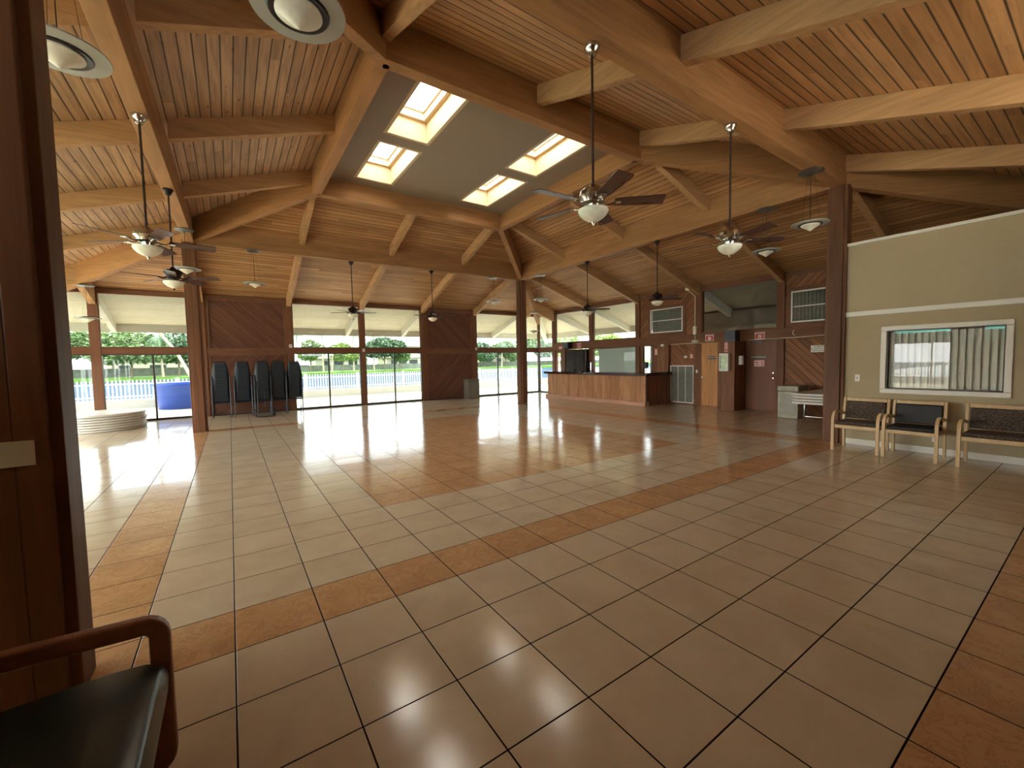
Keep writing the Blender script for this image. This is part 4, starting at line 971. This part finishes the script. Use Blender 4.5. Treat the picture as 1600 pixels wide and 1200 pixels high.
# ------------------------------------------------------------------ far bank: trees, palms, houses
def leaf_cloud(m, c, r, n, s, rng):
    for _ in range(n):
        u = rng.uniform(-1, 1); a = rng.uniform(0, 2*PI); k = rng.uniform(.55, 1.0)**.5; q_ = math.sqrt(1-u*u)
        p = Vector((c[0]+r[0]*k*q_*math.cos(a), c[1]+r[1]*k*q_*math.sin(a), c[2]+r[2]*k*u))
        d1 = Vector((rng.gauss(0, 1), rng.gauss(0, 1), rng.gauss(0, .6))).normalized(); d2 = d1.cross(Vector((rng.gauss(0, 1), rng.gauss(0, 1), rng.gauss(0, 1)))).normalized()
        sz = s*rng.uniform(.6, 1.3); m.add([p-d1*sz, p+d2*sz*.5, p+d1*sz, p-d2*sz*.5], [(0, 1, 2, 3)])
def tree(x, y, h_, cw, mat, label, group='trees on the far bank', z0=0, dens=1.0, nb=5):
    rng = random.Random(int(x*13+y*7)); y += 0; e = empty('broadleaf_tree', (x, y, z0), 0, label, 'tree', group)
    m = MB(); th = h_*.45
    m.tube([(0, 0, -.2), (.05*h_*.3, 0, th*.5), (0, .1, th)], [.05*h_*.5, .04*h_*.5, .025*h_*.5], 8)
    cl = MB()
    for k in range(nb):
        a = 2*PI*k/nb+rng.uniform(-.4, .4); rr = cw*.27*rng.uniform(.7, 1.2); p = (rr*math.cos(a), rr*math.sin(a), h_*rng.uniform(.42, .74))
        m.tube([(0, 0, th*.6), (p[0]*.5, p[1]*.5, (th+p[2])*.45), p], [.015*h_, .01*h_, .004*h_], 6)
        leaf_cloud(cl, p, (cw*.30, cw*.30, h_*.22), int(620*dens), .20+cw*.02, rng)
    leaf_cloud(cl, (0, 0, h_*.78), (cw*.32, cw*.32, h_*.22), int(650*dens), .20+cw*.02, rng)
    m.make('trunk', 'trunk', e, True); cl.make('crown', mat, e)
def palm(x, y, h_, label, lean=.0, z0=0, mat='leaf2', fl=2.6, group='palms on the far bank', tr=1.0):
    rng = random.Random(int(x*31+y*3)); e = empty('palm_tree', (x, y, z0), 0, label, 'palm tree', group)
    top = Vector((lean*h_, 0, h_)); MB().tube([(0, 0, -.2), (lean*h_*.35, 0, h_*.45), tuple(top)], [.22*tr, .15*tr, .11*tr], 8).make('trunk', 'palmtrunk', e, True)
    m = MB()
    for k in range(15):
        a = 2*PI*k/15+rng.uniform(-.15, .15); el = rng.uniform(.1, 1.1); L = fl*rng.uniform(.85, 1.15); pts = []
        for i in range(8):
            t = i/7; pts.append(top+Vector((math.cos(a)*L*t*math.cos(el*.6), math.sin(a)*L*t*math.cos(el*.6), L*(math.sin(el)*t-1.15*t*t))))
        for i in range(7):
            d_ = (pts[i+1]-pts[i]); sd2 = d_.cross(Vector((0, 0, 1))).normalized()
            for sg in (-1, 1):
                for q_ in (0.0, .33, .66):
                    p = pts[i]+d_*q_; tip = p+sd2*sg*L*.22*(1-abs(i/7-.4))+d_*.6-Vector((0, 0, L*.10)); m.add([p-d_*.12, p+d_*.12, tip], [(0, 1, 2)])
    m.make('fronds', mat, e)
tree(-24, 102, 9.5, 11, 'leaf', 'spreading green tree across the water at far left')
tree(-15, 100, 8.5, 12, 'leaf', 'wide flat-crowned tree across the water behind the left doors')
tree(-8.5, 104, 9.0, 9, 'leaf2', 'dark green tree across the water near the far left post')
tree(-19.5, 112, 10, 10, 'leaf3', 'yellow-green tree farther back behind the left doors')
tree(22, 100, 6.5, 6, 'leaf3', 'small yellow-green tree at the left edge of the wide windows')
tree(16, 106, 7.5, 6, 'leaf', 'green tree just right of the stacked chairs')
tree(32, 101, 8.0, 10, 'leaf2', 'round dark tree behind the second wide window', dens=1.4)
tree(36.5, 103, 7.4, 6, 'leaf', 'green tree beside the far white house')
tree(61, 104, 7.2, 11, 'leaf2', 'dark green tree behind the window left of the centre post')
tree(69, 102, 7.5, 9, 'leaf', 'green tree behind the centre post')
tree(82, 103, 10, 12, 'leaf', 'tall green tree at the glass corner')
tree(95, 103, 10, 12, 'leaf3', 'bright yellow-green tree right of the glass corner')
tree(107, 98, 11, 13, 'leaf3', 'bright tree seen through the corner glass beside the bar')
palm(12.2, 99, 8.0, 'palm with pale trunk nearest the stacked chairs', .03)
palm(17.8, 100, 8.4, 'tall palm behind the first sliding door', -.02)
palm(19.0, 97, 5.2, 'slim leaning palm behind the first sliding door', .08)
palm(24.2, 99, 8.8, 'broad palm at the middle of the first wide window', .01, fl=3.4)
palm(29.2, 100, 8.2, 'palm behind the post between the wide windows', .02)
palm(-10.2, 97, 7.2, 'palm standing by the far left post across the water', -.05)
palm(65.0, 98, 6.4, 'pale trunked palm left of the centre post', .07)
palm(86.0, 99, 7.5, 'palm at the glass corner', -.04)
# leaning pale trunk behind the blue tub
palm(-1.2, 30, 7.4, 'leaning pale palm trunk behind the blue tub', -.55, z0=-.8, fl=1.6, group='near palms', tr=.55)
def house(x, y, w_, d_, h1, h2, label, wins, name='house'):
    e = empty(name, (x, y, .0), 0, label, 'house', 'houses across the water')
    MB().box(-w_/2, w_/2, 0, d_, -.5, h1).make('lower_storey', 'house', e); m = MB()
    m.hexa([(-w_/2-.6, -.6, h1), (w_/2+.6, -.6, h1), (w_/2+.6, d_+.6, h1), (-w_/2-.6, d_+.6, h1)], [(-w_/2+1.5, 1.5, h1+1.1), (w_/2-1.5, 1.5, h1+1.1), (w_/2-1.5, d_-1.5, h1+1.1), (-w_/2+1.5, d_-1.5, h1+1.1)]); m.make('roof', 'houseroof', e)
    if h2:
        MB().box(-w_*.28, w_*.40, 2, d_-1, h1, h2).make('upper_storey', 'house', e)
        MB().hexa([(-w_*.28-.5, 1.5, h2), (w_*.4+.5, 1.5, h2), (w_*.4+.5, d_-.5, h2), (-w_*.28-.5, d_-.5, h2)], [(-w_*.15, 3.5, h2+1.2), (w_*.28, 3.5, h2+1.2), (w_*.28, d_-3, h2+1.2), (-w_*.15, d_-3, h2+1.2)]).make('upper_roof', 'houseroof', e)
    for wx, wz, ww, wh, yy in wins: MB().box(wx-ww/2, wx+ww/2, yy-.06, yy+.02, wz, wz+wh).make('window', 'housedark', e)
house(24.5, 112, 13, 9, 3.0, 5.8, 'cream two-storey house with a low porch across the water, first window', [(-4, .2, 1.6, 2.2, 0), (-1, .2, 2.2, 2.2, 0), (2.6, .2, 2.2, 2.2, 0), (5, .6, 1.2, 1.4, 0), (-1, 3.9, 1.4, 1.2, 2), (2, 3.9, 1.6, 1.2, 2)])
house(42.5, 110, 14, 9, 3.0, 6.2, 'white two-storey house across the water, second wide window', [(-5, .2, 1.6, 2.2, 0), (-2.4, .2, 1.8, 2.2, 0), (.6, .2, 2.4, 2.2, 0), (-1, 4.0, 1.6, 1.3, 2), (3.4, 4.0, 1.8, 1.3, 2)])
house(74, 110, 18, 9, 3.4, None, 'low cream house across the water left of the centre post', [(-6, .4, 2, 1.8, 0), (-2, .2, 2.4, 2.2, 0), (3, .4, 2.2, 1.8, 0)])
house(-14, 126, 22, 9, 3.2, None, 'low pale house far behind the left trees', [(-6, .4, 2, 1.8, 0), (0, .4, 3, 1.8, 0), (6, .4, 2, 1.8, 0)])
structure(MB().box(-90, 16, 108, 108.6, -.2, 1.5).make('wall_far_hedge', 'hedge')); structure(MB().box(10, 130, 108.5, 109, -.2, 1.3).make('wall_far_fence', 'hedge'))
